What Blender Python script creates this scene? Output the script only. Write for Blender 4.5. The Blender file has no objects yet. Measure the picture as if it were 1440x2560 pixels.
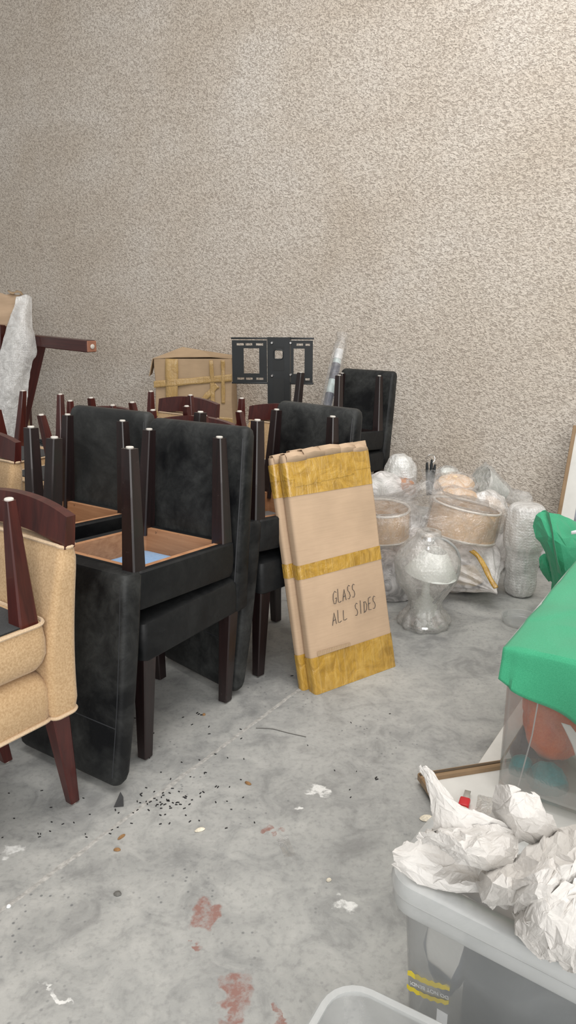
import bpy, bmesh, math, random
from mathutils import Vector, Matrix, noise

C = bpy.context.scene.collection
PI = math.pi
R = math.radians

# ------------------------------------------------------------------ camera
IMG_W, IMG_H = 1440.0, 2560.0
FPX, HORIZON, CAM_H = 1815.0, 781.0, 1.40
PITCH = math.atan((IMG_H / 2 - HORIZON) / FPX)
cam_data = bpy.data.cameras.new('camera')
cam = bpy.data.objects.new('camera', cam_data)
C.objects.link(cam)
cam.location = (0, 0, CAM_H)
cam.rotation_euler = (PI / 2 - PITCH, 0, 0)
cam_data.sensor_fit = 'VERTICAL'
cam_data.sensor_height = 36.0
cam_data.lens = 36.0 * FPX / IMG_H
cam_data.clip_start = 0.02
bpy.context.scene.camera = cam

# ------------------------------------------------------------------ world, lights, exposure
sc = bpy.context.scene
sc.view_settings.view_transform = 'Standard'
sc.view_settings.look = 'None'
sc.view_settings.exposure = 0.02
sc.view_settings.gamma = 1.0
sc.view_settings.use_curve_mapping = False
sc.cycles.transparent_max_bounces = 24
sc.cycles.max_bounces = 8
w = bpy.data.worlds.new('daylight')
sc.world = w
w.use_nodes = True
w.node_tree.nodes['Background'].inputs[0].default_value = (1.0, 0.985, 0.96, 1)
w.node_tree.nodes['Background'].inputs[1].default_value = 0.42


def area_light(name, loc, target, sx, sy, power, col=(1, 1, 1)):
    d = bpy.data.lights.new(name, 'AREA')
    d.shape = 'RECTANGLE'
    d.size, d.size_y = sx, sy
    d.energy = power
    d.color = col
    o = bpy.data.objects.new(name, d)
    C.objects.link(o)
    o.location = loc
    o.rotation_euler = (Vector(target) - Vector(loc)).to_track_quat('-Z', 'Y').to_euler()
    return o


area_light('door_daylight', (0.7, -3.5, 2.7), (-0.7, 4.8, 0.9), 5.0, 3.5, 300, (1.0, 0.99, 0.97))
area_light('overhead_fill', (0.6, 2.0, 5.2), (0.3, 3.2, 0.0), 4.5, 3.5, 190, (1.0, 0.97, 0.93))  # unseen soft fill from overhead

# ------------------------------------------------------------------ pixel helpers (turn a point of the photograph into a place)
_cp, _sp = math.cos(PITCH), math.sin(PITCH)


def ray(px, py):
    x = (px - IMG_W / 2) / FPX
    y = -(py - IMG_H / 2) / FPX
    return Vector((x, _cp + y * _sp, -_sp + y * _cp))


def fl(px, py, z=0.0):
    d = ray(px, py)
    return Vector((0, 0, CAM_H)) + d * ((z - CAM_H) / d.z)


def at(px, py, Y):
    d = ray(px, py)
    return Vector((0, 0, CAM_H)) + d * (Y / d.y)


# ------------------------------------------------------------------ materials
def newmat(name):
    m = bpy.data.materials.new(name)
    m.use_nodes = True
    nt = m.node_tree
    return m, nt, nt.nodes['Principled BSDF'], nt.nodes['Material Output']


def N(nt, t, **kw):
    n = nt.nodes.new(t)
    for k, v in kw.items():
        if k in n.inputs:
            n.inputs[k].default_value = v
        else:
            setattr(n, k, v)
    return n


def L(nt, a, b):
    nt.links.new(a, b)


def ramp(nt, fac, stops):
    r = nt.nodes.new('ShaderNodeValToRGB')
    e = r.color_ramp.elements
    while len(e) > len(stops):
        e.remove(e[-1])
    while len(e) < len(stops):
        e.new(0.5)
    for el, (p, c) in zip(e, stops):
        el.position = p
        el.color = (c[0], c[1], c[2], 1) if not isinstance(c, (int, float)) else (c, c, c, 1)
    L(nt, fac, r.inputs[0])
    return r.outputs[0]


def mix(nt, fac, a, b, mode='MIX'):
    m = nt.nodes.new('ShaderNodeMix')
    m.data_type = 'RGBA'
    m.blend_type = mode
    for s, v in ((m.inputs[0], fac), (m.inputs[6], a), (m.inputs[7], b)):
        if hasattr(v, 'is_output'):
            L(nt, v, s)
        elif isinstance(v, (int, float)):
            s.default_value = v
        else:
            s.default_value = (v[0], v[1], v[2], 1)
    return m.outputs[2]


def math_node(nt, op, a, b=None, clamp=False):
    m = nt.nodes.new('ShaderNodeMath')
    m.operation = op
    m.use_clamp = clamp
    for s, v in ((m.inputs[0], a), (m.inputs[1], b)):
        if v is None:
            continue
        if hasattr(v, 'is_output'):
            L(nt, v, s)
        else:
            s.default_value = v
    return m.outputs[0]


def coords(nt, scale=(1, 1, 1), kind='Object'):
    tc = nt.nodes.new('ShaderNodeTexCoord')
    mp = nt.nodes.new('ShaderNodeMapping')
    mp.inputs['Scale'].default_value = scale
    L(nt, tc.outputs[kind], mp.inputs[0])
    return mp.outputs[0]


def tex_noise(nt, vec, scale, detail=4, rough=0.55, dist=0.0):
    n = N(nt, 'ShaderNodeTexNoise')
    n.inputs['Scale'].default_value = scale
    n.inputs['Detail'].default_value = detail
    n.inputs['Roughness'].default_value = rough
    n.inputs['Distortion'].default_value = dist
    L(nt, vec, n.inputs['Vector'])
    return n.outputs['Fac']


def bump(nt, height, strength, dist, bsdf):
    b = N(nt, 'ShaderNodeBump')
    b.inputs['Strength'].default_value = strength
    b.inputs['Distance'].default_value = dist
    L(nt, height, b.inputs['Height'])
    L(nt, b.outputs[0], bsdf.inputs['Normal'])
    return b


def simple(name, col, rough=0.5, metal=0.0, var=0.12, scale=14, bmp=0.0, bscale=60, spec=0.5):
    m, nt, p, o = newmat(name)
    v = coords(nt)
    n = tex_noise(nt, v, scale)
    c = ramp(nt, n, [(0.3, [x * (1 - var) for x in col]), (0.7, [min(1, x * (1 + var)) for x in col])])
    L(nt, c, p.inputs['Base Color'])
    p.inputs['Roughness'].default_value = rough
    p.inputs['Metallic'].default_value = metal
    p.inputs['Specular IOR Level'].default_value = spec
    if bmp:
        bump(nt, tex_noise(nt, v, bscale), bmp, 0.004, p)
    return m


def mat_stucco():
    m, nt, p, o = newmat('stucco')
    v = coords(nt, (1.0, 1.0, 1.5))
    n1 = tex_noise(nt, v, 44, 1.5, 0.45, 1.1)
    n2 = tex_noise(nt, v, 95, 2.0, 0.5, 0.4)
    h = math_node(nt, 'ADD', math_node(nt, 'MULTIPLY', n1, 0.70), math_node(nt, 'MULTIPLY', n2, 0.30))
    v2 = coords(nt, (1, 1, 1))
    blot = tex_noise(nt, v2, 0.75, 5, 0.6, 0.4)
    light = ramp(nt, blot, [(0.34, (0.66, 0.58, 0.49)), (0.52, (0.74, 0.67, 0.59)), (0.68, (0.80, 0.745, 0.68))])
    # horizontal trowel laps
    vl = coords(nt, (0.12, 0.12, 1.0))
    lap = tex_noise(nt, vl, 3.2, 3, 0.6, 0.6)
    light = mix(nt, ramp(nt, lap, [(0.35, 0.0), (0.7, 0.30)]), light, (0.60, 0.51, 0.42))
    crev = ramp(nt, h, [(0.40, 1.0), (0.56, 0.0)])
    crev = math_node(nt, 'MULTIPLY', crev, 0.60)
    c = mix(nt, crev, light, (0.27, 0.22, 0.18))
    # chipped white flecks
    fleck = tex_noise(nt, v2, 9, 3, 0.6, 0.8)
    big = tex_noise(nt, v2, 1.7, 2, 0.5)
    fl_mask = math_node(nt, 'MULTIPLY', ramp(nt, fleck, [(0.735, 0.0), (0.76, 1.0)]), ramp(nt, big, [(0.5, 0.0), (0.6, 1.0)]))
    c = mix(nt, fl_mask, c, (0.85, 0.82, 0.78))
    L(nt, c, p.inputs['Base Color'])
    p.inputs['Roughness'].default_value = 0.9
    p.inputs['Specular IOR Level'].default_value = 0.2
    bump(nt, h, 0.65, 0.022, p)
    return m


def splat(nt, vec, cx, cy, rx, ry, ang, soft=0.25):
    """irregular blotch around (cx, cy): 1 inside, 0 outside"""
    mp = nt.nodes.new('ShaderNodeMapping')
    mp.vector_type = 'TEXTURE'
    mp.inputs['Location'].default_value = (cx, cy, 0)
    mp.inputs['Rotation'].default_value = (0, 0, ang)
    mp.inputs['Scale'].default_value = (rx, ry, 1)
    L(nt, vec, mp.inputs[0])
    ln = nt.nodes.new('ShaderNodeVectorMath')
    ln.operation = 'LENGTH'
    L(nt, mp.outputs[0], ln.inputs[0])
    return ramp(nt, ln.outputs['Value'], [(max(0.0, 0.8 - soft), 1.0), (0.8, 0.0)])


def mat_concrete():
    m, nt, p, o = newmat('concrete')
    v = coords(nt)
    a = tex_noise(nt, v, 2.2, 6, 0.62, 0.5)
    b = tex_noise(nt, v, 9.0, 6, 0.65, 0.8)
    f = tex_noise(nt, v, 60.0, 4, 0.6)
    c = ramp(nt, a, [(0.30, (0.235, 0.238, 0.234)), (0.5, (0.325, 0.328, 0.318)), (0.68, (0.425, 0.425, 0.408))])
    c = mix(nt, ramp(nt, b, [(0.42, 0.0), (0.7, 0.55)]), c, (0.52, 0.515, 0.49))
    c = mix(nt, ramp(nt, b, [(0.30, 0.55), (0.44, 0.0)]), c, (0.19, 0.19, 0.188))
    c = mix(nt, ramp(nt, f, [(0.35, 0.25), (0.5, 0.0)]), c, (0.16, 0.16, 0.16))
    # little dark pits, denser in patches
    vo = N(nt, 'ShaderNodeTexVoronoi')
    vo.inputs['Scale'].default_value = 42
    L(nt, v, vo.inputs['Vector'])
    pit = ramp(nt, vo.outputs['Distance'], [(0.10, 1.0), (0.19, 0.0)])
    patch = ramp(nt, tex_noise(nt, v, 2.6, 2, 0.5), [(0.48, 0.0), (0.62, 0.75)])
    c = mix(nt, math_node(nt, 'MULTIPLY', pit, patch), c, (0.12, 0.125, 0.13))
    # stains of spilt paint: warped blotches
    wn = N(nt, 'ShaderNodeTexNoise')
    wn.inputs['Scale'].default_value = 22
    wn.inputs['Detail'].default_value = 5
    L(nt, v, wn.inputs['Vector'])
    vs = nt.nodes.new('ShaderNodeVectorMath')
    vs.operation = 'MULTIPLY_ADD'
    L(nt, wn.outputs['Color'], vs.inputs[0])
    vs.inputs[1].default_value = (0.11, 0.11, 0)
    vs.inputs[2].default_value = (-0.055, -0.055, 0)
    ad = nt.nodes.new('ShaderNodeVectorMath')
    ad.operation = 'ADD'
    L(nt, v, ad.inputs[0])
    L(nt, vs.outputs[0], ad.inputs[1])
    wv = ad.outputs[0]
    spots_red = [((512, 2290), .05, .06, .4), ((600, 2480), .05, .075, .1), ((575, 2545), .035, .03, 0), ((700, 2075), .014, .018, 0),
                 ((665, 2070), .02, .014, 0), ((485, 2370), .03, .014, .3), ((695, 2535), .014, .03, .2)]
    spots_white = [((795, 1978), .05, .022, -.3), ((745, 2020), .03, .014, -.2), ((860, 2262), .04, .022, -.5), ((35, 2125), .05, .016, .6),
                   ((135, 2480), .055, .009, -.6)]
    for spots, col, k in ((spots_red, (0.27, 0.125, 0.10), 0.85), (spots_white, (0.78, 0.78, 0.76), 0.9)):
        msk = None
        for (px, py), rx, ry, an in spots:
            q = fl(px, py)
            s = splat(nt, wv, q.x, q.y, rx, ry, an, 0.2)
            msk = s if msk is None else math_node(nt, 'MAXIMUM', msk, s)
        brk = ramp(nt, tex_noise(nt, v, 38, 5, 0.7), [(0.38, 0.25), (0.55, 1.0)])
        c = mix(nt, math_node(nt, 'MULTIPLY', math_node(nt, 'MULTIPLY', msk, brk), k), c, col)
    L(nt, c, p.inputs['Base Color'])
    L(nt, ramp(nt, b, [(0.3, 0.5), (0.7, 0.75)]), p.inputs['Roughness'])
    p.inputs['Specular IOR Level'].default_value = 0.35
    bump(nt, math_node(nt, 'ADD', f, b), 0.12, 0.006, p)
    return m


def mat_leather(name, dust=0.5, base=(0.0055, 0.006, 0.007)):
    m, nt, p, o = newmat(name)
    v = coords(nt)
    oi = nt.nodes.new('ShaderNodeObjectInfo')
    off = nt.nodes.new('ShaderNodeVectorMath')
    off.operation = 'MULTIPLY_ADD'
    L(nt, oi.outputs['Random'], off.inputs[0])
    off.inputs[1].default_value = (7, 13, 5)
    L(nt, v, off.inputs[2])
    vv = off.outputs[0]
    n = tex_noise(nt, vv, 3.4, 5, 0.62, 0.5)
    sc_ = tex_noise(nt, vv, 20, 6, 0.72, 1.2)
    k = math_node(nt, 'MULTIPLY', ramp(nt, n, [(0.36, 0.0), (0.66, 1.0)]), dust)
    k = math_node(nt, 'MULTIPLY', k, ramp(nt, sc_, [(0.30, 0.35), (0.62, 1.0)]))
    c = mix(nt, k, base, (0.080, 0.083, 0.080))
    c = mix(nt, ramp(nt, sc_, [(0.66, 0.0), (0.76, 0.20 * dust + 0.04)]), c, (0.15, 0.15, 0.145))
    L(nt, c, p.inputs['Base Color'])
    L(nt, ramp(nt, n, [(0.3, 0.38), (0.7, 0.66)]), p.inputs['Roughness'])
    p.inputs['Specular IOR Level'].default_value = 0.25
    bump(nt, tex_noise(nt, vv, 9, 5, 0.6, 1.2), 0.22, 0.012, p)
    return m


def mat_wood(name, c0, c1, rough=0.34, scl=(40, 40, 2.5), chips=0.0, coat=0.15, chip_col=(0.16, 0.13, 0.12), chip_sc=55):
    m, nt, p, o = newmat(name)
    v = coords(nt, scl)
    n = tex_noise(nt, v, 1.0, 5, 0.6, 0.5)
    c = ramp(nt, n, [(0.3, c0), (0.7, c1)])
    if chips:
        s = tex_noise(nt, coords(nt), chip_sc, 5, 0.7, 1.5)
        c = mix(nt, ramp(nt, s, [(0.64, 0.0), (0.72, chips)]), c, chip_col)
    L(nt, c, p.inputs['Base Color'])
    p.inputs['Roughness'].default_value = rough
    p.inputs['Coat Weight'].default_value = coat
    return m


def mat_fabric(name, c0, c1, scale=170, rough=0.95):
    m, nt, p, o = newmat(name)
    v = coords(nt)
    n = tex_noise(nt, v, scale, 3, 0.7)
    g = tex_noise(nt, v, 3.5, 3, 0.5)
    c = ramp(nt, n, [(0.32, c0), (0.66, c1)])
    c = mix(nt, ramp(nt, g, [(0.4, 0.0), (0.75, 0.35)]), c, [x * 0.78 for x in c0])
    L(nt, c, p.inputs['Base Color'])
    p.inputs['Roughness'].default_value = rough
    p.inputs['Sheen Weight'].default_value = 0.2
    p.inputs['Specular IOR Level'].default_value = 0.15
    bump(nt, n, 0.3, 0.002, p)
    return m


def mat_card(name, col=(0.54, 0.39, 0.265)):
    m, nt, p, o = newmat(name)
    v = coords(nt)
    n = tex_noise(nt, v, 5, 4, 0.5)
    fib = tex_noise(nt, coords(nt, (9, 9, 160)), 1.0, 3, 0.6)
    c = ramp(nt, n, [(0.3, [x * 0.88 for x in col]), (0.7, [x * 1.08 for x in col])])
    c = mix(nt, ramp(nt, fib, [(0.4, 0.0), (0.7, 0.16)]), c, [x * 0.6 for x in col])
    L(nt, c, p.inputs['Base Color'])
    p.inputs['Roughness'].default_value = 0.85
    p.inputs['Specular IOR Level'].default_value = 0.2
    bump(nt, tex_noise(nt, v, 12, 3), 0.15, 0.01, p)
    return m


def mat_tape(name='gold_tape', old=0.0):
    m, nt, p, o = newmat(name)
    v = coords(nt, (1, 1, 1))
    n = tex_noise(nt, v, 15, 4, 0.6, 1.4)
    st = tex_noise(nt, coords(nt, (55, 55, 9)), 1.0, 4, 0.6, 1.0)
    c = ramp(nt, n, [(0.30, (0.34, 0.19, 0.028)), (0.55, (0.50, 0.29, 0.045)), (0.78, (0.60, 0.38, 0.09))])
    c = mix(nt, ramp(nt, st, [(0.45, 0.0), (0.7, 0.4)]), c, (0.66, 0.44, 0.15))
    if old:
        c = mix(nt, old, c, (0.46, 0.32, 0.17))
    L(nt, c, p.inputs['Base Color'])
    p.inputs['Roughness'].default_value = 0.25
    p.inputs['Coat Weight'].default_value = 0.4
    p.inputs['Coat Roughness'].default_value = 0.12
    bump(nt, math_node(nt, 'ADD', n, st), 0.7, 0.008, p)
    return m


def mat_film(name, clear, tint=(0.9, 0.9, 0.88), bubble=0.0, wrinkle=14, rough=0.12, gloss=0.16, bstr=0.6, vary=0.25):
    """plastic film: part see-through, part milky, with glossy wrinkles"""
    m, nt, p, o = newmat(name)
    nt.nodes.remove(p)
    v = coords(nt)
    n = tex_noise(nt, v, wrinkle, 5, 0.65, 2.0)
    h = n
    if bubble:
        vo = N(nt, 'ShaderNodeTexVoronoi')
        vo.inputs['Scale'].default_value = bubble
        vo.inputs['Randomness'].default_value = 0.25
        L(nt, v, vo.inputs['Vector'])
        dome = ramp(nt, vo.outputs['Distance'], [(0.0, 1.0), (0.5, 0.0)])
        h = math_node(nt, 'ADD', math_node(nt, 'MULTIPLY', n, 1.2), math_node(nt, 'MULTIPLY', dome, 0.35))
    b = N(nt, 'ShaderNodeBump')
    b.inputs['Strength'].default_value = bstr
    b.inputs['Distance'].default_value = 0.02
    L(nt, h, b.inputs['Height'])
    tr = N(nt, 'ShaderNodeBsdfTransparent')
    tr.inputs[0].default_value = (1.0, 1.0, 1.0, 1)
    di = N(nt, 'ShaderNodeBsdfDiffuse')
    di.inputs[0].default_value = (*tint, 1)
    tl = N(nt, 'ShaderNodeBsdfTranslucent')
    tl.inputs[0].default_value = (*tint, 1)
    gl = N(nt, 'ShaderNodeBsdfGlossy')
    gl.inputs['Roughness'].default_value = rough
    for x in (di, tl, gl):
        L(nt, b.outputs[0], x.inputs['Normal'])
    m1 = N(nt, 'ShaderNodeMixShader')
    m1.inputs[0].default_value = 0.2
    L(nt, di.outputs[0], m1.inputs[1])
    L(nt, tl.outputs[0], m1.inputs[2])
    m2 = N(nt, 'ShaderNodeMixShader')
    k = ramp(nt, n, [(0.35, min(1, clear + vary)), (0.68, max(0, clear - vary))])
    L(nt, k, m2.inputs[0])
    L(nt, m1.outputs[0], m2.inputs[1])
    L(nt, tr.outputs[0], m2.inputs[2])
    fr = N(nt, 'ShaderNodeFresnel')
    fr.inputs[0].default_value = 1.45
    L(nt, b.outputs[0], fr.inputs['Normal'])
    g = math_node(nt, 'ADD', math_node(nt, 'MULTIPLY', fr.outputs[0], 0.42), gloss * 0.22, True)
    m3 = N(nt, 'ShaderNodeMixShader')
    L(nt, g, m3.inputs[0])
    L(nt, m2.outputs[0], m3.inputs[1])
    L(nt, gl.outputs[0], m3.inputs[2])
    L(nt, m3.outputs[0], o.inputs['Surface'])
    return m


def mat_paper():
    m, nt, p, o = newmat('tissue_paper')
    v = coords(nt)
    n = tex_noise(nt, v, 9, 5, 0.6)
    c = ramp(nt, n, [(0.3, (0.58, 0.555, 0.525)), (0.7, (0.66, 0.64, 0.615))])
    L(nt, c, p.inputs['Base Color'])
    p.inputs['Roughness'].default_value = 0.9
    p.inputs['Specular IOR Level'].default_value = 0.15
    p.inputs['Subsurface Weight'].default_value = 0.0
    bump(nt, tex_noise(nt, v, 45, 4, 0.65, 0.4), 0.25, 0.004, p)
    return m


M = {}
M['stucco'] = mat_stucco()
M['concrete'] = mat_concrete()
M['leather'] = mat_leather('black_leather', 0.22)
M['leather_dusty'] = mat_leather('dusty_black_leather', 0.75)
M['leather_grey'] = mat_leather('grey_dusty_leather', 1.0, (0.020, 0.021, 0.021))
M['seam'] = simple('black_stitching', (0.03, 0.032, 0.036), 0.6)
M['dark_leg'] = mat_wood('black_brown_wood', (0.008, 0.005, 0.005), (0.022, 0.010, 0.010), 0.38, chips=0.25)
M['mahogany'] = mat_wood('mahogany', (0.036, 0.0065, 0.006), (0.085, 0.016, 0.012), 0.30)
M['raw_wood'] = mat_wood('raw_seat_wood', (0.36, 0.165, 0.075), (0.52, 0.27, 0.135), 0.7, (4, 30, 60), chips=0.8, coat=0, chip_col=(0.02, 0.016, 0.014), chip_sc=26)
M['blue_lining'] = mat_fabric('blue_lining', (0.22, 0.40, 0.68), (0.30, 0.50, 0.78), 90)
M['grey_lining'] = mat_fabric('grey_lining', (0.10, 0.10, 0.10), (0.16, 0.155, 0.15), 90)
M['beige'] = mat_fabric('beige_upholstery', (0.44, 0.285, 0.145), (0.64, 0.45, 0.265))
M['piping'] = mat_fabric('beige_piping', (0.53, 0.385, 0.24), (0.68, 0.52, 0.36), 220)
M['dust_cover'] = mat_fabric('black_dust_cover', (0.012, 0.013, 0.014), (0.03, 0.032, 0.034), 260)
M['glide'] = simple('white_glide', (0.72, 0.68, 0.62), 0.45, 0, 0.15)
M['card'] = mat_card('kraft_card')
M['card_old'] = mat_card('old_card', (0.46, 0.33, 0.21))
M['tape'] = mat_tape()
M['tape_old'] = mat_tape('old_tape', 0.6)
M['ink'] = simple('marker_ink', (0.03, 0.03, 0.035), 0.7)
M['black_metal'] = simple('black_metal', (0.014, 0.017, 0.019), 0.42, 0.0, 0.2, 8)
M['steel'] = simple('steel', (0.6, 0.6, 0.6), 0.3, 1.0)
M['chrome'] = simple('chrome', (0.75, 0.75, 0.75), 0.12, 1.0)
M['white'] = simple('white_plastic', (0.82, 0.83, 0.84), 0.4)
M['navy'] = simple('navy_print', (0.02, 0.03, 0.07), 0.4)
M['mint'] = simple('pale_print', (0.55, 0.66, 0.66), 0.4)
M['film'] = mat_film('clear_film', 0.70, (0.95, 0.94, 0.92), wrinkle=16, gloss=0.3, bstr=0.8)
M['film_thin'] = mat_film('thin_clear_film', 0.91, (0.95, 0.94, 0.92), wrinkle=10, gloss=0.35, bstr=0.8, vary=0.10)
M['poly'] = mat_film('milky_polybag', 0.36, (0.93, 0.90, 0.89), wrinkle=9, rough=0.2, gloss=0.2, vary=0.3)
M['bubble'] = mat_film('bubble_wrap', 0.30, (0.95, 0.945, 0.93), bubble=70, wrinkle=12, rough=0.15, gloss=0.35, bstr=0.4)
M['bubble_shade'] = mat_film('bubble_wrap_clear', 0.90, (0.95, 0.91, 0.85), bubble=60, wrinkle=12, rough=0.15, gloss=0.3, bstr=0.8, vary=0.15)
M['lamp_film'] = mat_film('lamp_film', 0.70, (0.97, 0.94, 0.89), bubble=55, wrinkle=20, rough=0.10, gloss=0.4, bstr=0.35, vary=0.12)
M['bin'] = mat_film('frosted_bin_plastic', 0.84, (0.74, 0.76, 0.76), wrinkle=3, rough=0.3, gloss=0.10, bstr=0.05, vary=0.05)
M['bin_clear'] = mat_film('clear_bin_plastic', 0.88, (0.62, 0.62, 0.60), wrinkle=3, rough=0.25, gloss=0.12, bstr=0.05, vary=0.05)
M['bin_rim'] = mat_film('thick_bin_rim', 0.42, (0.74, 0.755, 0.75), wrinkle=4, rough=0.28, gloss=0.15, bstr=0.05, vary=0.06)
M['shade'] = mat_fabric('linen_shade', (0.76, 0.52, 0.32), (0.92, 0.68, 0.45), 150)
M['shade_rim'] = mat_fabric('pale_rim_tape', (0.78, 0.72, 0.65), (0.88, 0.83, 0.77), 200)
M['frost'] = simple('frosted_shade', (0.72, 0.74, 0.70), 0.5)
M['green'] = mat_fabric('green_cloth', (0.045, 0.32, 0.165), (0.075, 0.42, 0.23), 420)
M['orange'] = mat_fabric('orange_cloth', (0.62, 0.12, 0.04), (0.74, 0.20, 0.07), 200)
M['teal'] = mat_fabric('teal_cloth', (0.01, 0.20, 0.22), (0.02, 0.30, 0.32), 120)
M['plum'] = mat_fabric('plum_grey_cloth', (0.07, 0.055, 0.07), (0.12, 0.10, 0.12), 120)
M['red'] = simple('red_plastic', (0.60, 0.02, 0.03), 0.4)
M['tan'] = simple('tan_plastic', (0.36, 0.16, 0.10), 0.5)
M['frame_brown'] = mat_wood('brown_frame', (0.23, 0.145, 0.075), (0.34, 0.225, 0.125), 0.45, (6, 6, 6))
M['frame_dark'] = mat_wood('dark_frame_edge', (0.06, 0.04, 0.022), (0.10, 0.065, 0.035), 0.5, (6, 6, 6))
M['mat_white'] = simple('white_mat', (0.70, 0.69, 0.655), 0.8, 0, 0.05)
M['picture'] = simple('grey_picture', (0.30, 0.32, 0.36), 0.3, 0, 0.5, 9)
M['paper'] = mat_paper()
M['slate'] = simple('slate_box', (0.03, 0.043, 0.055), 0.6, 0, 0.25, 5)
M['slate2'] = simple('grey_box', (0.13, 0.125, 0.115), 0.7, 0, 0.2, 6)
M['blue_grey'] = simple('blue_grey_cloth', (0.10, 0.14, 0.20), 0.8, 0, 0.4, 12)
M['yellow'] = simple('yellow_print', (0.70, 0.56, 0.05), 0.6)
M['fleck'] = simple('black_fleck', (0.012, 0.012, 0.013), 0.6)
M['leaf'] = simple('dry_leaf', (0.28, 0.15, 0.06), 0.8, 0, 0.4, 60)
M['crumb'] = simple('pale_crumb', (0.75, 0.68, 0.55), 0.8, 0, 0.3, 80)
M['joint'] = simple('joint_grout', (0.40, 0.39, 0.37), 0.9, 0, 0.3, 60, 0.6, 90)
M['plastic_grey'] = simple('grey_panel', (0.30, 0.30, 0.29), 0.6)
M['stand_dark'] = simple('dark_bag_filling', (0.05, 0.05, 0.055), 0.7, 0, 0.3)
M['terracotta'] = simple('terracotta_filling', (0.40, 0.22, 0.14), 0.7, 0, 0.25)
M['gold_card'] = simple('yellow_card_filling', (0.72, 0.50, 0.20), 0.6, 0, 0.2)


# perforated metal sheet: pattern of dots too fine to model
def mat_perf():
    m, nt, p, o = newmat('perforated_metal')
    v = coords(nt, (110, 110, 110))
    vo = N(nt, 'ShaderNodeTexVoronoi')
    vo.inputs['Scale'].default_value = 1.0
    vo.inputs['Randomness'].default_value = 0.0
    L(nt, v, vo.inputs['Vector'])
    c = ramp(nt, vo.outputs['Distance'], [(0.30, (0.16, 0.16, 0.15)), (0.40, (0.012, 0.014, 0.015))])
    L(nt, c, p.inputs['Base Color'])
    p.inputs['Roughness'].default_value = 0.5
    return m


M['perf'] = mat_perf()

# ------------------------------------------------------------------ mesh helpers


def obj(name, bm, mat, parent=None, smooth=True, loc=None, rot=None, mats=None):
    me = bpy.data.meshes.new(name)
    bmesh.ops.recalc_face_normals(bm, faces=bm.faces[:])
    bm.to_mesh(me)
    bm.free()
    for m in (mats or [mat]):
        me.materials.append(m)
    if smooth:
        me.polygons.foreach_set('use_smooth', [True] * len(me.polygons))
        try:
            me.set_sharp_from_angle(angle=R(38))
        except Exception:
            pass
    o = bpy.data.objects.new(name, me)
    C.objects.link(o)
    if parent is not None:
        o.parent = parent
    if loc is not None:
        o.location = loc
    if rot is not None:
        o.rotation_euler = rot
    return o


def thing(name, label, cat, loc=(0, 0, 0), rotz=0.0, group=None):
    o = bpy.data.objects.new(name, None)
    o.empty_display_size = 0.1
    C.objects.link(o)
    o.location = loc
    o.rotation_euler = (0, 0, rotz)
    return tag(o, label, cat, group)


def tag(o, label, cat, group=None, kind=None):
    o['label'] = label
    o['category'] = cat
    if group:
        o['group'] = group
    if kind:
        o['kind'] = kind
    return o


def box(bm, c, s, rot=None, bevel=0.0, seg=2):
    g = bmesh.ops.create_cube(bm, size=1.0)
    vs = g['verts']
    bmesh.ops.scale(bm, vec=s, verts=vs)
    if bevel > 0:
        es = list({e for v in vs for e in v.link_edges})
        r = bmesh.ops.bevel(bm, geom=es, offset=bevel, segments=seg, affect='EDGES', profile=0.5)
        vs = list({v for f in r['faces'] for v in f.verts} | {v for v in vs if v.is_valid})
    mtx = Matrix.Translation(c)
    if rot is not None:
        mtx = mtx @ (rot.to_4x4() if hasattr(rot, 'to_4x4') else rot)
    bmesh.ops.transform(bm, matrix=mtx, verts=vs)
    return vs


def loft(bm, rings, cap0=True, cap1=True, closed=True):
    rr = [[bm.verts.new(p) for p in r] for r in rings]
    n = len(rr[0])
    for a, b in zip(rr, rr[1:]):
        for i in range(n if closed else n - 1):
            j = (i + 1) % n
            bm.faces.new((a[i], a[j], b[j], b[i]))
    if cap0:
        bm.faces.new(list(reversed(rr[0])))
    if cap1:
        bm.faces.new(rr[-1])
    return rr


def rrect(hx, hy, r, seg=4, cx=0.0, cy=0.0):
    """outline of a rounded rectangle"""
    r = min(r, hx * 0.999, hy * 0.999)
    pts = []
    for sx, sy, a0 in ((1, 1, 0), (-1, 1, 90), (-1, -1, 180), (1, -1, 270)):
        for k in range(seg + 1):
            a = R(a0 + 90 * k / seg)
            pts.append((cx + sx * (hx - r) + r * math.cos(a), cy + sy * (hy - r) + r * math.sin(a)))
    return pts


def tube(bm, pts, rad, n=8, closed=False):
    pts = [Vector(p) for p in pts]
    rings = []
    m = len(pts)
    up = Vector((0, 0, 1))
    prev = None
    for i in range(m):
        if closed:
            t = pts[(i + 1) % m] - pts[i - 1]
        else:
            t = pts[min(i + 1, m - 1)] - pts[max(i - 1, 0)]
        t.normalize()
        if prev is None:
            a = t.cross(up)
            if a.length < 1e-3:
                a = t.cross(Vector((1, 0, 0)))
        else:
            a = prev - t * prev.dot(t)
        a.normalize()
        prev = a
        b = t.cross(a)
        rr = rad[i] if isinstance(rad, (list, tuple)) else rad
        rings.append([pts[i] + a * (rr * math.cos(2 * PI * k / n)) + b * (rr * math.sin(2 * PI * k / n)) for k in range(n)])
    if closed:
        rings.append(rings[0])
        loft(bm, rings, False, False)
        bmesh.ops.remove_doubles(bm, verts=bm.verts[:], dist=1e-6)
    else:
        loft(bm, rings)


def lathe(bm, prof, n=32, cap0=True, cap1=True, wob=None):
    rings = []
    for i, (r, z) in enumerate(prof):
        ring = []
        for k in range(n):
            a = 2 * PI * k / n
            rr = r * (wob(a, z) if wob else 1.0)
            ring.append((rr * math.cos(a), rr * math.sin(a), z))
        rings.append(ring)
    loft(bm, rings, cap0, cap1)


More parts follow.
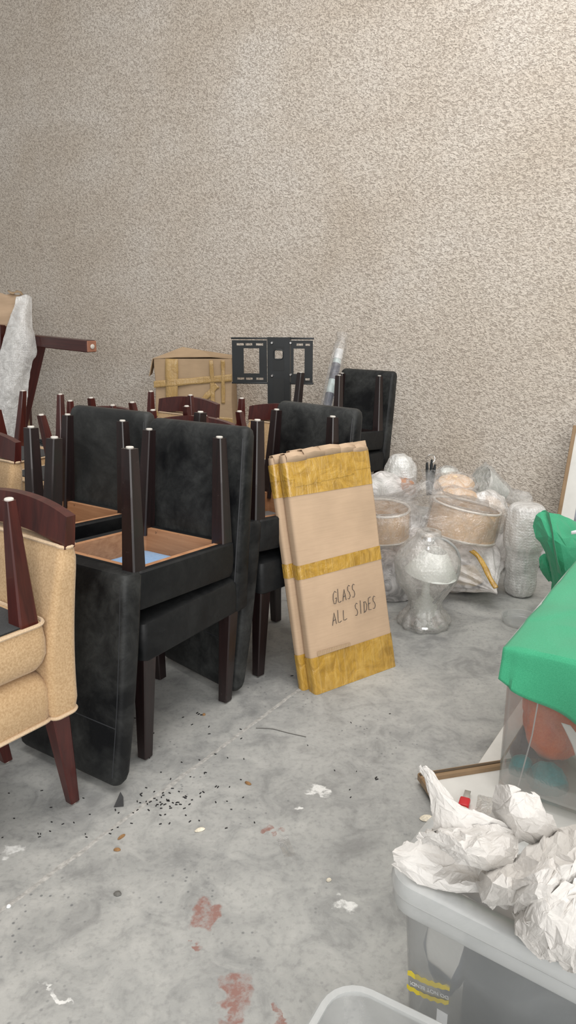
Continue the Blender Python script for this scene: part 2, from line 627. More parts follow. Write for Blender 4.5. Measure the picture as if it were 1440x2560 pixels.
def surf(bm, fn, nu, nv):
    g = [[bm.verts.new(fn(i / nu, j / nv)) for j in range(nv + 1)] for i in range(nu + 1)]
    for i in range(nu):
        for j in range(nv):
            bm.faces.new((g[i][j], g[i + 1][j], g[i + 1][j + 1], g[i][j + 1]))
    return g


def solid(o, t, off=0.0):
    m = o.modifiers.new('thick', 'SOLIDIFY')
    m.thickness = t
    m.offset = off
    return o


def nz(p, s, seed=0.0):
    return noise.noise(Vector(p) * s + Vector((seed * 7.3, seed * 3.1, seed * 11.7)))


def ridged(p, s, seed=0.0):
    v = Vector(p) * s + Vector((seed * 5.1, seed * 9.7, seed * 2.3))
    return 1.0 - 2.0 * abs(noise.noise(v))


def taper_leg(bm, top, foot, st, sf, ang=0.0):
    """square leg between two points, sizes st at the top and sf at the foot"""
    rings = []
    for p, s in ((top, st), (foot, sf)):
        q = rrect(s / 2, s / 2, s * 0.09, 1)
        rings.append([(p[0] + a, p[1] + b, p[2]) for a, b in q])
    loft(bm, rings)


# ------------------------------------------------------------------ the setting
WALL_ANG = math.atan(0.66)          # the wall runs back to the left
wx = Vector((math.cos(WALL_ANG), -math.sin(WALL_ANG), 0))   # along the wall, to the right
WALL_P = Vector((0.55, 5.918 - 0.66 * 0.55, 0))


def wall_point(s, z=0.0, d=0.0):
    """s metres along the wall from WALL_P, d metres out from it"""
    n = Vector((-math.sin(WALL_ANG), -math.cos(WALL_ANG), 0))
    return WALL_P + wx * s + n * d + Vector((0, 0, z))


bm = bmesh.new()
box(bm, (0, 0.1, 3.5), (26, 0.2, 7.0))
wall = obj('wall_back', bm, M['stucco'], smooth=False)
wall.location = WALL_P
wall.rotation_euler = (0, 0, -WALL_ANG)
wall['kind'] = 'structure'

# floor: two slabs poured up to a joint, with rough grout between
J0, J1 = fl(0, 2280), fl(780, 1700)
jd = (J1 - J0).normalized()
jn = Vector((-jd.y, jd.x, 0))
floor = None
for side, nm in ((1, 'floor'), (-1, 'floor_slab')):
    bm = bmesh.new()
    a = J0 - jd * 9 + jn * side * 0.004
    b = J0 + jd * 16 + jn * side * 0.004
    lo = [a, b, b + jn * side * 14, a + jn * side * 14]
    top = [bm.verts.new((q.x, q.y, 0)) for q in lo]
    bot = [bm.verts.new((q.x, q.y, -0.15)) for q in lo]
    bm.faces.new(top)
    bm.faces.new(bot[::-1])
    for i in range(4):
        bm.faces.new((top[i], top[(i + 1) % 4], bot[(i + 1) % 4], bot[i]))
    s = obj(nm, bm, M['concrete'], parent=floor, smooth=False)
    s['kind'] = 'structure'
    if floor is None:
        floor = s
bm = bmesh.new()
nseg = 500
for k in range(nseg):
    pass
rowsA = []
for k in range(nseg + 1):
    c = J0 + jd * (-2 + 9.0 * k / nseg)
    wdt = 0.006 + 0.006 * abs(nz((k * 0.35, 0, 0), 1)) + 0.004 * max(0, nz((k * 0.05, 3, 0), 1))
    off = 0.004 * nz((k * 0.22, 7, 0), 1)
    zz = 0.0008 + 0.0015 * abs(nz((k * 0.9, 11, 0), 1))
    row = []
    for t, z in ((-1, 0.0002), (-0.35, zz), (0.35, zz * 0.5), (1, 0.0002)):
        q = c + jn * (wdt * t + off)
        row.append((q.x, q.y, z))
    rowsA.append(row)
loft(bm, rowsA, False, False, closed=False)
obj('joint_filler', bm, M['joint'], parent=floor)['kind'] = 'structure'


# ------------------------------------------------------------------ chairs
def copy_thing(root):
    r = root.copy()
    C.objects.link(r)
    for ch in list(root.children):
        c = ch.copy()
        C.objects.link(c)
        c.parent = r
        for g in list(ch.children):
            d = g.copy()
            C.objects.link(d)
            d.parent = c
    return r


SEAT_T, LEG_H = 0.495, 0.365


def black_chair():
    t = thing('leather_dining_chair', '', 'chair')
    # upholstered seat: a deep leather apron, open underneath
    hx, y0, y1 = 0.216, -0.012, 0.47
    cy, hy = (y0 + y1) / 2, (y1 - y0) / 2
    bm = bmesh.new()
    rings = []
    for z, ins in ((LEG_H + 0.095, 0.034), (LEG_H + 0.004, 0.032), (LEG_H, 0.026), (LEG_H, 0.006), (LEG_H + 0.006, 0.0), (LEG_H + 0.06, -0.002),
                   (SEAT_T - 0.025, 0.0), (SEAT_T - 0.008, 0.006), (SEAT_T - 0.001, 0.02), (SEAT_T + 0.003, 0.08)):
        rings.append([(a, b, z) for a, b in rrect(hx - ins, hy - ins, max(0.006, 0.022 - ins * 0.3), 3, 0, cy)])
    loft(bm, rings, cap0=False, cap1=True)
    obj('seat', bm, M['leather'], t)
    # wooden rails seen inside the open underside
    bm = bmesh.new()
    rings = []
    for z, ins in ((LEG_H + 0.002, 0.030), (LEG_H + 0.002, 0.050), (LEG_H + 0.105, 0.050), (LEG_H + 0.105, 0.030)):
        rings.append([(a, b, z) for a, b in rrect(hx - ins, hy - ins, 0.01, 3, 0, cy)])
    rings.append(rings[0])
    loft(bm, rings, False, False)
    obj('seat_rail', bm, M['raw_wood'], t, smooth=False)
    bm = bmesh.new()
    box(bm, (0, cy, LEG_H + 0.094), (2 * (hx - 0.045), 2 * (hy - 0.045), 0.012), None, 0.003)
    obj('seat_lining', bm, M['blue_lining'], t)
    # backrest
    bm = bmesh.new()
    rings = []
    zs = [LEG_H, LEG_H + 0.012, 0.45, 0.52, 0.62, 0.72, 0.82, 0.92, 0.985, 1.004, 1.015, 1.019]
    for z in zs:
        u = (z - LEG_H) / (1.019 - LEG_H)
        yc = 0.487 + 0.060 * u ** 1.3
        th = 0.040 - 0.009 * u
        w_ = 0.220 + 0.011 * min(1, u * 1.6) - 0.004 * u
        e = 0.0
        if z > 0.99:
            e = 0.020 * (1 - math.sqrt(max(0, 1 - ((z - 0.985) / 0.034) ** 2)))
        if z < LEG_H + 0.005:
            e = 0.006
        rings.append([(a, yc + b, z) for a, b in rrect(w_ - e, th - e, 0.020, 4)])
    loft(bm, rings)
    bk = obj('backrest', bm, M['leather_dusty'], t)
    # sewn seams along the front and rear edges of the back
    bm = bmesh.new()
    for sx in (-1, 1):
        for sy in (-1, 1):
            pts = []
            for k in range(12):
                z = LEG_H + 0.03 + (0.985 - LEG_H - 0.03) * k / 11
                u = (z - LEG_H) / (1.019 - LEG_H)
                yc = 0.487 + 0.060 * u ** 1.3
                th = 0.040 - 0.009 * u
                w_ = 0.220 + 0.011 * min(1, u * 1.6) - 0.004 * u
                pts.append((sx * (w_ - 0.0135 - 0.006 * (sy > 0)), yc + sy * (th - 0.0015), z))
            tube(bm, pts, 0.0022, 5)
    for z in (0.83, ):
        u = (z - LEG_H) / (1.019 - LEG_H)
        yc = 0.487 + 0.060 * u ** 1.3 + 0.040 - 0.009 * u
        tube(bm, [(-0.21, yc, z), (0, yc, z), (0.21, yc, z)], 0.0018, 5)
    obj('seam', bm, M['seam'], bk)['kind'] = 'stuff'
    # legs
    for sx in (-1, 1):
        for top, foot, st, sf in (((sx * 0.182, 0.022, LEG_H + 0.03), (sx * 0.160, 0.020, 0.006), 0.056, 0.036),
                                  ((sx * 0.184, 0.452, LEG_H + 0.03), (sx * 0.162, 0.444, 0.006), 0.054, 0.038)):
            bm = bmesh.new()
            taper_leg(bm, top, foot, st, sf)
            lg = obj('leg', bm, M['dark_leg'], t, smooth=False)
            bm = bmesh.new()
            lathe(bm, [(0.010, 0.0), (0.012, 0.002), (0.011, 0.0065)], 10)
            obj('glide', bm, M['glide'], lg, loc=(foot[0], foot[1], 0))
    return t


QS, QL = 0.475, 0.335


def beige_chair():
    t = thing('upholstered_chair', '', 'chair')
    hx, y0, y1 = 0.222, -0.015, 0.385
    cy, hy = (y0 + y1) / 2, (y1 - y0) / 2
    bm = bmesh.new()
    rings = []
    for z, ins in ((QL, 0.03), (QL, 0.004), (QL + 0.006, 0.0), (QL + 0.05, -0.004), (QL + 0.09, -0.003), (QS - 0.028, 0.004), (QS - 0.012, 0.014), (QS - 0.003, 0.032), (QS, 0.08)):
        rings.append([(a, b, z) for a, b in rrect(hx - ins, hy - ins, 0.035, 5, 0, cy)])
    loft(bm, rings)
    obj('seat', bm, M['beige'], t)
    bm = bmesh.new()
    box(bm, (0, cy + 0.02, QL - 0.003), (2 * hx - 0.03, 2 * hy, 0.004))
    obj('dust_cover', bm, M['dust_cover'], t)
    bm = bmesh.new()
    ol = [(a, b, QL) for a, b in rrect(hx + 0.002, hy + 0.002, 0.035, 5, 0, cy)]
    tube(bm, ol, 0.0055, 6, closed=True)
    obj('piping', bm, M['piping'], t)
    # upholstered back: waisted, wrapping down to the bottom of the seat
    bm = bmesh.new()
    rings = []
    nzs = 14
    Ht = 0.805
    for k in range(nzs + 1):
        z = QL + (Ht - QL) * k / nzs
        u = k / nzs
        yc = 0.412 + 0.05 * u ** 1.4
        th = 0.048 - 0.018 * u + 0.006 * math.sin(PI * u)
        w_ = 0.240 - 0.012 * math.sin(PI * min(1, u * 1.15)) + 0.004 * u
        e = 0.006 if k in (0, nzs) else 0
        ring = []
        for a, b in rrect(w_ - e, th - e, 0.024, 5):
            dish = -0.018 * (1 - (a / w_) ** 2) * (-1)      # concave towards the sitter
            arch = 0.022 * (1 - (a / w_) ** 2) * u ** 3
            ring.append((a, yc + b + dish, z + arch))
        rings.append(ring)
    loft(bm, rings)
    bk = obj('backrest', bm, M['beige'], t)
    for ring, k in ((rings[-1], 1.015), (rings[0], 1.01)):
        bm = bmesh.new()
        tube(bm, [(x * k, y, z) for x, y, z in ring], 0.0055, 6, closed=True)
        obj('piping', bm, M['piping'], bk)
    # arched mahogany top rail
    bm = bmesh.new()
    rings = []
    for k in range(17):
        x = -0.243 + 0.486 * k / 16
        q = 1 - (x / 0.243) ** 2
        yc = 0.463 + 0.018 * q
        zb = Ht + 0.022 * q - 0.002
        zt = 0.888 + 0.026 * q
        rings.append([(x, yc - 0.017, zb), (x, yc + 0.016, zb), (x, yc + 0.026, zt), (x, yc - 0.002, zt)])
    loft(bm, rings)
    bmesh.ops.bevel(bm, geom=[e for e in bm.edges if e.calc_face_angle(0) > 0.6], offset=0.002, segments=1, affect='EDGES')
    obj('top_rail', bm, M['mahogany'], t)
    for sx in (-1, 1):
        for top, foot, st, sf in (((sx * 0.183, 0.028, QL + 0.01), (sx * 0.165, 0.022, 0.006), 0.058, 0.026),
                                  ((sx * 0.196, 0.405, QL + 0.01), (sx * 0.170, 0.452, 0.006), 0.056, 0.030)):
            bm = bmesh.new()
            taper_leg(bm, top, foot, st, sf)
            lg = obj('leg', bm, M['mahogany'], t, smooth=False)
            bm = bmesh.new()
            lathe(bm, [(0.0095, 0.0), (0.012, 0.002), (0.012, 0.0065)], 10)
            obj('glide', bm, M['glide'], lg, loc=(foot[0], foot[1], 0))
    return t


proto = {'black': black_chair(), 'beige': beige_chair()}
used = {'black': False, 'beige': False}


def chair(kind, mtx, label, group):
    if used[kind]:
        o = copy_thing(proto[kind])
    else:
        o = proto[kind]
        used[kind] = True
    o['label'] = label
    o['group'] = group
    for ch in o.children:
        if ch.name.startswith('seat_lining'):
            ch.material_slots[0].link = 'OBJECT'
            ch.material_slots[0].material = M['blue_lining' if label.startswith('upturned black leather chair whose open seat') else 'grey_lining']
        nm_ = 'leather_grey' if ('greyest' in label or 'grey dusty back' in label) else 'leather_dusty'
        if kind == 'black' and ch.name.startswith('backrest'):
            ch.material_slots[0].link = 'OBJECT'
            ch.material_slots[0].material = M[nm_]
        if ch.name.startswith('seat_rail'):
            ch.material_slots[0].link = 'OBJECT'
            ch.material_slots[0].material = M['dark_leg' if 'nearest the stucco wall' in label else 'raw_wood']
    o.matrix_world = mtx
    return o


def stack(kind_b, kind_t, x, y, yaw, lab_b, lab_t, tilt=0.0, yaw_t=None, dxy=(0, 0)):
    base = Matrix.Translation((x, y, 0)) @ Matrix.Rotation(yaw, 4, 'Z')
    names = {'black': 'stacked black leather chairs', 'beige': 'stacked beige upholstered chairs'}
    a = chair(kind_b, base, lab_b, names[kind_b])
    hb = SEAT_T + 0.003 if kind_b == 'black' else QS + 0.001
    ht = SEAT_T + 0.003 if kind_t == 'black' else QS + 0.001
    c = 0.438 if kind_t == 'black' else 0.352
    yw = (yaw_t - yaw) if yaw_t is not None else 0.0
    m = base @ Matrix.Translation((dxy[0], dxy[1], 0)) @ Matrix.Rotation(yw, 4, 'Z') @ Matrix.Translation((0, 0.44, hb)) @ Matrix.Rotation(-tilt, 4, 'X') \
        @ Matrix.Translation((0, -0.44, -hb)) @ Matrix.Translation((0, c, hb + ht)) @ Matrix.Rotation(PI, 4, 'X')
    b = chair(kind_t, m, lab_t, names[kind_t])
    return a, b


T = R(4.0)
stack('black', 'black', -0.611, 2.141, -0.57,
      'black leather chair standing upright under the upturned chair with the blue lining',
      'upturned black leather chair whose open seat shows blue lining and raw wood', T)
stack('black', 'black', -1.03, 2.536, -0.59,
      'upright black leather chair with grey dusty back, left of the blue lined chair',
      'upturned black leather chair resting on the chair with the greyest dusty back', T)
stack('black', 'black', -0.248, 2.724, -0.767,
      'upright black leather chair with a dusty corner, right behind the taped glass packages',
      'upturned black leather chair stacked directly behind the taped glass packages', T)
stack('black', 'black', 0.181, 4.68, -0.758,
      'clean upright black leather chair against the wall beside the wrapped tube',
      'upturned black leather chair nearest the stucco wall, its legs before a clean back', T)
stack('beige', 'beige', -1.044, 1.586, -0.64,
      'upright beige chair with mahogany rail, closest to the camera at the left edge',
      'upturned beige chair resting on the closest beige chair, tapered mahogany leg up', dxy=(0.005, 0.018))
stack('beige', 'beige', -1.57, 2.68, -0.60,
      'upright beige chair cut by the left edge, behind the closest beige chair',
      'upturned beige chair behind the two scuffed black legs at the left edge')
stack('beige', 'beige', -1.21, 3.50, -0.616,
      'upright beige chair hidden behind the greyest dusty black chair back',
      'upturned beige chair whose leg tips peek over the greyest dusty chair back')
stack('beige', 'beige', -0.705, 3.12, -0.62,
      'upright beige chair whose mahogany rail runs just behind the blue lined chair stack',
      'upturned beige chair with red legs rising behind the blue lined chair stack')
stack('beige', 'beige', -0.885, 3.98, -0.66,
      'upright beige chair with mahogany rail in front of the taped carton',
      'upturned beige chair with legs pointing up in front of the taped carton')
stack('beige', 'beige', -0.31, 3.62, -0.66,
      'upright beige chair below the television bracket, mahogany rail and pale back showing',
      'upturned beige chair with thin red legs below the television bracket', yaw_t=-0.62)
stack('beige', 'beige', -1.50, 4.20, -0.60 + PI,
      'upright beige chair turned away near the bubble wrapped furniture at the left wall',
      'upturned beige chair with a red leg beside the bubble wrapped furniture')

# ------------------------------------------------------------------ control-net surfaces
def cr(p0, p1, p2, p3, t):
    return 0.5 * ((2 * p1) + (p2 - p0) * t + (2 * p0 - 5 * p1 + 4 * p2 - p3) * t * t + (3 * p1 - p0 - 3 * p2 + p3) * t ** 3)


def cr_line(pts, t):
    n = len(pts) - 1
    f = min(max(t, 0), 1) * n
    i = min(int(f), n - 1)
    g = lambda k: pts[min(max(k, 0), n)]
    return cr(g(i - 1), g(i), g(i + 1), g(i + 2), f - i)


def net(grid, u, v):
    return cr_line([cr_line(row, v) for row in grid], u)


def crumple(p, amp, s, seed):
    a = ridged(p, s, seed) * 0.55 + ridged(p, s * 2.1, seed + 1) * 0.3 + ridged(p, s * 4.3, seed + 2) * 0.15
    b = ridged(p, s * 1.1, seed + 5) * 0.6 + ridged(p, s * 2.4, seed + 6) * 0.4
    return Vector((b * 0.45, ridged(p, s, seed + 9) * 0.35, a)) * amp


_TR = random.Random(7)
_WAVES = []
for _k, _f in enumerate((0.55, 0.7, 0.9, 1.15, 1.5, 2.0, 3.1, 4.3)):
    _a = _k * 2.4 + _TR.uniform(-0.4, 0.4)
    _WAVES.append((Vector((math.cos(_a), math.sin(_a), _TR.uniform(-0.6, 0.6))), _f, _TR.uniform(0, 9)))


def crease(p, amp, s, seed):
    """folded paper: triangle waves in many directions, bent a little"""
    q = Vector(p) * s
    q = q + Vector((nz(q, 0.5, seed), nz(q, 0.5, seed + 2), nz(q, 0.5, seed + 4))) * 0.9
    hh = 0.0
    for d, fq, ph in _WAVES:
        t = q.dot(d) * fq + ph + seed * 3.7
        t = abs((t % 1.0) - 0.5) * 4 - 1
        hh += t / fq * 0.62
    lat = nz(q, 1.3, seed + 6)
    return Vector((lat * 0.4, -lat * 0.3, hh)) * amp


def sheet(name, grid, nu, nv, mat, amp, s, seed, parent=None, thick=0.0006, rag=0.0, fn=None):
    bm = bmesh.new()

    def f(u, v):
        p = net(grid, u, v)
        e = 0.0
        if rag:
            d = min(u, v, 1 - u, 1 - v)
            if d < 1e-6:
                e = rag
        q = p + (fn or crumple)(p, amp, s, seed)
        if e:
            q = q + Vector((nz(p, 90, seed), nz(p, 90, seed + 3), 0.4 * nz(p, 90, seed + 4))) * e
        return q
    surf(bm, f, nu, nv)
    o = obj(name, bm, mat, parent)
    if thick:
        solid(o, thick)
    return o


def blob(name, c, r, mat, amp, s, seed, parent=None, nu=40, nv=26, flat=None, fold=0.0, nf=9, label=None):
    """lumpy closed bag: ellipsoid with crumpled surface, flattened on what carries it"""
    bm = bmesh.new()
    c = Vector(c)
    rings = []
    for j in range(1, nv):
        ph = PI * j / nv
        ring = []
        for i in range(nu):
            th = 2 * PI * i / nu
            d = Vector((math.sin(ph) * math.cos(th), math.sin(ph) * math.sin(th), math.cos(ph)))
            k = 1.0 + fold * math.cos(nf * th + 2 * nz(d, 2, seed)) * math.sin(ph) ** 0.5
            p = Vector((d.x * r[0] * k, d.y * r[1] * k, d.z * r[2]))
            p = p + d * (amp * (1.2 * nz(p, s, seed) + 0.8 * ridged(p, s * 2, seed)))
            p = p + c
            if flat is not None and p.z < flat:
                p.z = flat + 0.002 * abs(nz(p, 30, seed))
            ring.append(p)
        rings.append(ring)
    loft(bm, rings)
    return obj(name, bm, mat, parent)


# ------------------------------------------------------------------ two flat packages leaning on the chairs
PB_L, PB_R = fl(790, 1738), fl(990, 1665)
ex = (PB_R - PB_L).normalized()
away = Vector((-ex.y, ex.x, 0))
PW = (PB_R - PB_L).length
LEAN = 0.212
ez = (away * LEAN + Vector((0, 0, 0.885))).normalized()
ey = ez.cross(ex).normalized()
if ey.dot(away) < 0:
    ey = -ey
PH = 0.912


def frame_mtx(o, x, y, z):
    m = Matrix.Identity(4)
    for i, a in enumerate((x, y, z)):
        m[0][i], m[1][i], m[2][i] = a
    m.translation = o
    return m


def package(origin, wdt, hgt, thick, label, seed, top_bulge):
    t = thing('glass_package', label, 'package', group='taped glass packages')
    t.matrix_world = frame_mtx(origin, ex, ey, ez)

    def ring(z, grow=0.0):
        u = z / hgt
        hw, ht = wdt / 2, thick / 2
        sq = 0.0
        if u > 0.955:
            sq = ((u - 0.955) / 0.045) ** 1.5
        ht2 = ht * (1 + 0.06 * math.sin(u * 9 + seed)) * (1 - 0.25 * sq)
        pts = []
        for a, b in rrect(hw + grow, ht2 + grow, 0.012 + grow, 4, wdt / 2, ht):
            dish = 0.0035 * math.cos(2.2 * PI * a / wdt + seed) if b < ht else 0
            zz = z
            if u > 0.93:
                zz += (u - 0.93) / 0.07 * (0.014 * math.sin(PI * a / wdt) + 0.006 * nz((a * 14, seed, 0), 1) + top_bulge * a / wdt)
            pts.append((a, b + dish - 0.002 * nz((a * 5, z * 5, seed), 1), zz))
        return pts
    bm = bmesh.new()
    n = 46
    loft(bm, [ring(hgt * k / n) for k in range(n + 1)])
    obj('carton', bm, M['card'], t)
    # folded card ends tucked over the top
    for a0, a1, dz in ((0.01, 0.10, 0.002), (0.09, 0.19, 0.010), (0.17, 0.28, 0.012), (0.26, 0.345, 0.010), (0.33, wdt - 0.008, 0.004)):
        bm = bmesh.new()
        pts = []
        zt = hgt + 0.012 * math.sin(PI * (a0 + a1) / 2 / wdt) + dz * 0.3
        for yy, zz in ((0.002, zt - 0.035), (-0.003, zt - 0.012), (thick * 0.2, zt + 0.004), (thick * 0.8, zt + 0.003), (thick + 0.001, zt - 0.02)):
            pts.append([(a0, yy, zz + 0.004 * nz((a0 * 20, yy, seed), 1)), ((a0 + a1) / 2, yy - 0.002, zz + 0.003), (a1, yy, zz - 0.004)])
        loft(bm, pts, False, False, closed=False)
        o = obj('end_flap', bm, M['card'], t)
        solid(o, 0.0022)
    # bands of golden tape wound round
    for z0, z1 in ((0.0, 0.155), (0.487, 0.548), (0.832, 0.905), (0.902, 0.972)):
        bm = bmesh.new()
        rs = []
        m = 5
        for k in range(m + 1):
            z = hgt * (z0 + (z1 - z0) * k / m)
            r = ring(z, 0.0018 + (0.0012 if z0 > 0.9 else 0))
            edge = (k in (0, m)) and z0 > 0
            rs.append([(a, b + 0.001 * nz((a * 30, z * 30, seed), 1), c + (0.006 * nz((a * 26 + b * 40, z * 9, seed), 1) if edge else 0)) for a, b, c in r])
        loft(bm, rs, cap0=(z0 == 0), cap1=False)
        obj('tape_band', bm, M['tape'], t)
    return t


pk = package(PB_L, PW, PH, 0.046, 'front kraft glass package with golden tape and handwriting, leaning on black chairs', 1.3, 0.022)
package(PB_L + away * 0.054 + ex * -0.022, PW, PH * 0.985, 0.034, 'rear kraft glass package, mostly hidden behind the one with handwriting', 4.1, 0.018)
# loose torn strip over the upper tape
bm = bmesh.new()
surf(bm, lambda u, v: Vector((0.03 + 0.29 * u, -0.0045 - 0.002 * abs(nz((u * 12, v * 3, 2), 1)), PH * (0.868 + 0.016 * u + 0.05 * v) + 0.006 * nz((u * 14, v, 5), 1))), 30, 3)
obj('tape_strip', bm, M['tape'], pk)
# crushed paper corner low on the front
bm = bmesh.new()
surf(bm, lambda u, v: Vector((0.03 + 0.16 * u, -0.0035 - 0.003 * abs(math.sin(u * 60)), PH * (0.158 + 0.02 * v * (1 - 0.3 * u)))), 50, 2)
obj('torn_edge', bm, M['card_old'], pk)

def to_mesh(o):
    """turn a curve or text object into a mesh object of the same name, place and parent"""
    bpy.context.view_layer.update()
    me = bpy.data.meshes.new_from_object(o.evaluated_get(bpy.context.evaluated_depsgraph_get()))
    nm_ = o.name
    n_ = bpy.data.objects.new('temp', me)
    C.objects.link(n_)
    n_.parent = o.parent
    n_.location, n_.rotation_euler = o.location, o.rotation_euler
    bpy.data.objects.remove(o)
    n_.name = nm_
    return n_


GLY = {'G': [[(.85, .85), (.5, 1), (.12, .8), (.02, .4), (.2, .05), (.6, .02), (.85, .3), (.85, .45), (.5, .42)]],
       'L': [[(.1, 1), (.08, .5), (.1, .05), (.4, .0), (.8, .06)]],
       'A': [[(.0, .0), (.25, .55), (.45, 1), (.65, .5), (.85, .0)], [(.15, .36), (.75, .4)]],
       'S': [[(.8, .9), (.5, 1), (.2, .85), (.25, .62), (.6, .45), (.75, .2), (.5, .0), (.1, .05)]],
       'I': [[(.4, 1), (.4, .0)]],
       'D': [[(.15, 1), (.13, .0)], [(.0, .95), (.5, .95), (.85, .6), (.75, .2), (.4, .02), (.0, .0)]],
       'E': [[(.8, 1), (.2, .95), (.15, .5), (.15, .05), (.8, .0)], [(.15, .5), (.65, .55)]]}


def plane_uv(px, py):
    d = ray(px, py)
    o = Vector((0, 0, CAM_H))
    tt = (PB_L - o).dot(ey) / d.dot(ey)
    q = o + d * tt - PB_L
    return q.dot(ex), q.dot(ez)


for word, p0, p1, hh in (('GLASS', (832, 1512), (890, 1490), 0.050), ('ALL', (830, 1564), (870, 1546), 0.046), ('SIDES', (886, 1540), (941, 1518), 0.048)):
    (u0, w0), (u1, w1) = plane_uv(*p0), plane_uv(*p1)
    cu = bpy.data.curves.new('handwriting', 'CURVE')
    cu.dimensions = '3D'
    cu.bevel_depth = 0.0011
    cu.bevel_resolution = 1
    adv = (u1 - u0) / len(word)
    for i, chn in enumerate(word):
        for st in GLY[chn]:
            sp = cu.splines.new('POLY')
            sp.points.add(len(st) - 1)
            for q, (a, b) in zip(sp.points, st):
                uu = u0 + adv * (i + 0.86 * a) + 0.004 * b
                ww = w0 + (w1 - w0) * (i + a) / len(word) + hh * b * (1 + 0.12 * math.sin(i * 2.3))
                q.co = (uu, -0.0042, ww, 1)
    cu.materials.append(M['ink'])
    o = bpy.data.objects.new('handwriting', cu)
    C.objects.link(o)
    o.parent = pk
    to_mesh(o)

# ------------------------------------------------------------------ taped carton against the wall
YC = 5.95
cl = at(386, 1000, YC)
crr = at(582, 1000, YC)
cw = crr.x - cl.x
ctop = at(480, 897, YC).z
cx0 = cl.x
t = thing('taped_carton', 'battered brown carton crossed with golden tape, beside the television bracket', 'carton', (cx0 + cw / 2, YC, 0), R(-4))
cd = 0.26
bm = bmesh.new()
rings = []
n = 22
for k in range(n + 1):
    z = ctop * k / n
    rings.append([(a + 0.012 * nz((a * 3, b * 3, z * 3), 1), b + cd / 2 + 0.016 * nz((a * 4, z * 6, b), 1), z + (0.012 * nz((a * 6, b * 4, 3), 1) if k == n else 0))
                  for a, b in rrect(cw / 2, cd / 2, 0.012, 3)])
loft(bm, rings)
obj('carton_body', bm, M['card_old'], t)
for nm_, pts in (('top_flap', [(-cw / 2, 0.0, ctop), (-0.13, 0.01, ctop + 0.01), (-0.10, 0.12, ctop + 0.085), (0.06, 0.1, ctop + 0.06), (0.15, 0.01, ctop + 0.015), (cw / 2, 0.0, ctop + 0.005), (cw / 2, 0.25, ctop + 0.01), (-cw / 2, 0.25, ctop)]),
                 ('side_flap', [(-cw / 2 - 0.004, 0.0, ctop - 0.003), (-cw / 2 - 0.004, 0.12, ctop), (-cw / 2 - 0.045, 0.12, ctop - 0.13), (-cw / 2 - 0.04, 0.01, ctop - 0.14)])):
    bm = bmesh.new()
    vs = [bm.verts.new(p) for p in pts]
    if nm_ == 'top_flap':
        a = vs
        for tri in ((0, 1, 2), (0, 2, 7), (2, 3, 7), (3, 6, 7), (3, 4, 6), (4, 5, 6), (1, 4, 3), (1, 3, 2)):
            bm.faces.new([a[i] for i in tri])
    else:
        bm.faces.new(vs)
    solid(obj(nm_, bm, M['card_old'], t, smooth=False), 0.006)
for x0, z0, x1, z1, wd in ((-0.20, 0.03, -0.165, 1.0, 0.10), (-0.36, 0.80, 0.34, 0.86, 0.055), (-0.36, 0.58, 0.34, 0.52, 0.05), (0.17, 0.1, 0.155, 0.99, 0.035), (0.245, 0.66, 0.25, 0.99, 0.03), (0.05, 0.66, 0.2, 0.80, 0.045)):
    bm = bmesh.new()
    a, b = Vector((x0, 0, z0 * ctop)), Vector((x1, 0, z1 * ctop))
    dd = (b - a).normalized()
    nn = Vector((dd.z, 0, -dd.x))

    def f(u, v, a=a, b=b, nn=nn, wd=wd, x0=x0):
        p = a.lerp(b, u) + nn * (v - 0.5) * wd * (1 + 0.3 * nz((u * 5, x0 * 9, 0), 1))
        p.x = max(-cw / 2, min(cw / 2, p.x))
        return Vector((p.x, -0.014 + 0.014 * nz((p.x * 4, p.z * 6, 0.13), 1), p.z))
    surf(bm, f, 24, 4)
    solid(obj('tape_strip', bm, M['tape_old'], t), 0.001)

# ------------------------------------------------------------------ television floor bracket
YT = 5.15
tc = at(697, 925, YT)
t = thing('television_bracket', 'black metal television stand with two slotted mounting plates and perforated column', 'bracket', (tc.x, YT, 0), R(-8))
sx_ = YT / FPX
ztop = at(697, 843, YT).z


def holed_plate(bm, x0, x1, z0, z1, holes, y0, y1):
    xs = sorted({x0, x1} | {h[0] for h in holes} | {h[1] for h in holes})
    zs = sorted({z0, z1} | {h[2] for h in holes} | {h[3] for h in holes})

    def hole(x, z):
        return any(h[0] < x < h[1] and h[2] < z < h[3] for h in holes)
    vc = {}

    def V(x, y, z):
        k = (round(x, 6), round(y, 6), round(z, 6))
        if k not in vc:
            vc[k] = bm.verts.new(k)
        return vc[k]
    solidc = {}
    for i in range(len(xs) - 1):
        for j in range(len(zs) - 1):
            solidc[i, j] = not hole((xs[i] + xs[i + 1]) / 2, (zs[j] + zs[j + 1]) / 2)
    for (i, j), s in solidc.items():
        if not s:
            continue
        xa, xb, za, zb = xs[i], xs[i + 1], zs[j], zs[j + 1]
        bm.faces.new((V(xa, y0, za), V(xb, y0, za), V(xb, y0, zb), V(xa, y0, zb)))
        bm.faces.new((V(xa, y1, za), V(xa, y1, zb), V(xb, y1, zb), V(xb, y1, za)))
        for di, dj, q in ((-1, 0, ((xa, za), (xa, zb))), (1, 0, ((xb, za), (xb, zb))), (0, -1, ((xa, za), (xb, za))), (0, 1, ((xa, zb), (xb, zb)))):
            if not solidc.get((i + di, j + dj), False):
                (p, r), (p2, r2) = q
                bm.faces.new((V(p, y0, r), V(p2, y0, r2), V(p2, y1, r2), V(p, y1, r)))


def X(px):
    return (px - 697) * sx_


def Zp(py):
    return at(697, py, YT).z


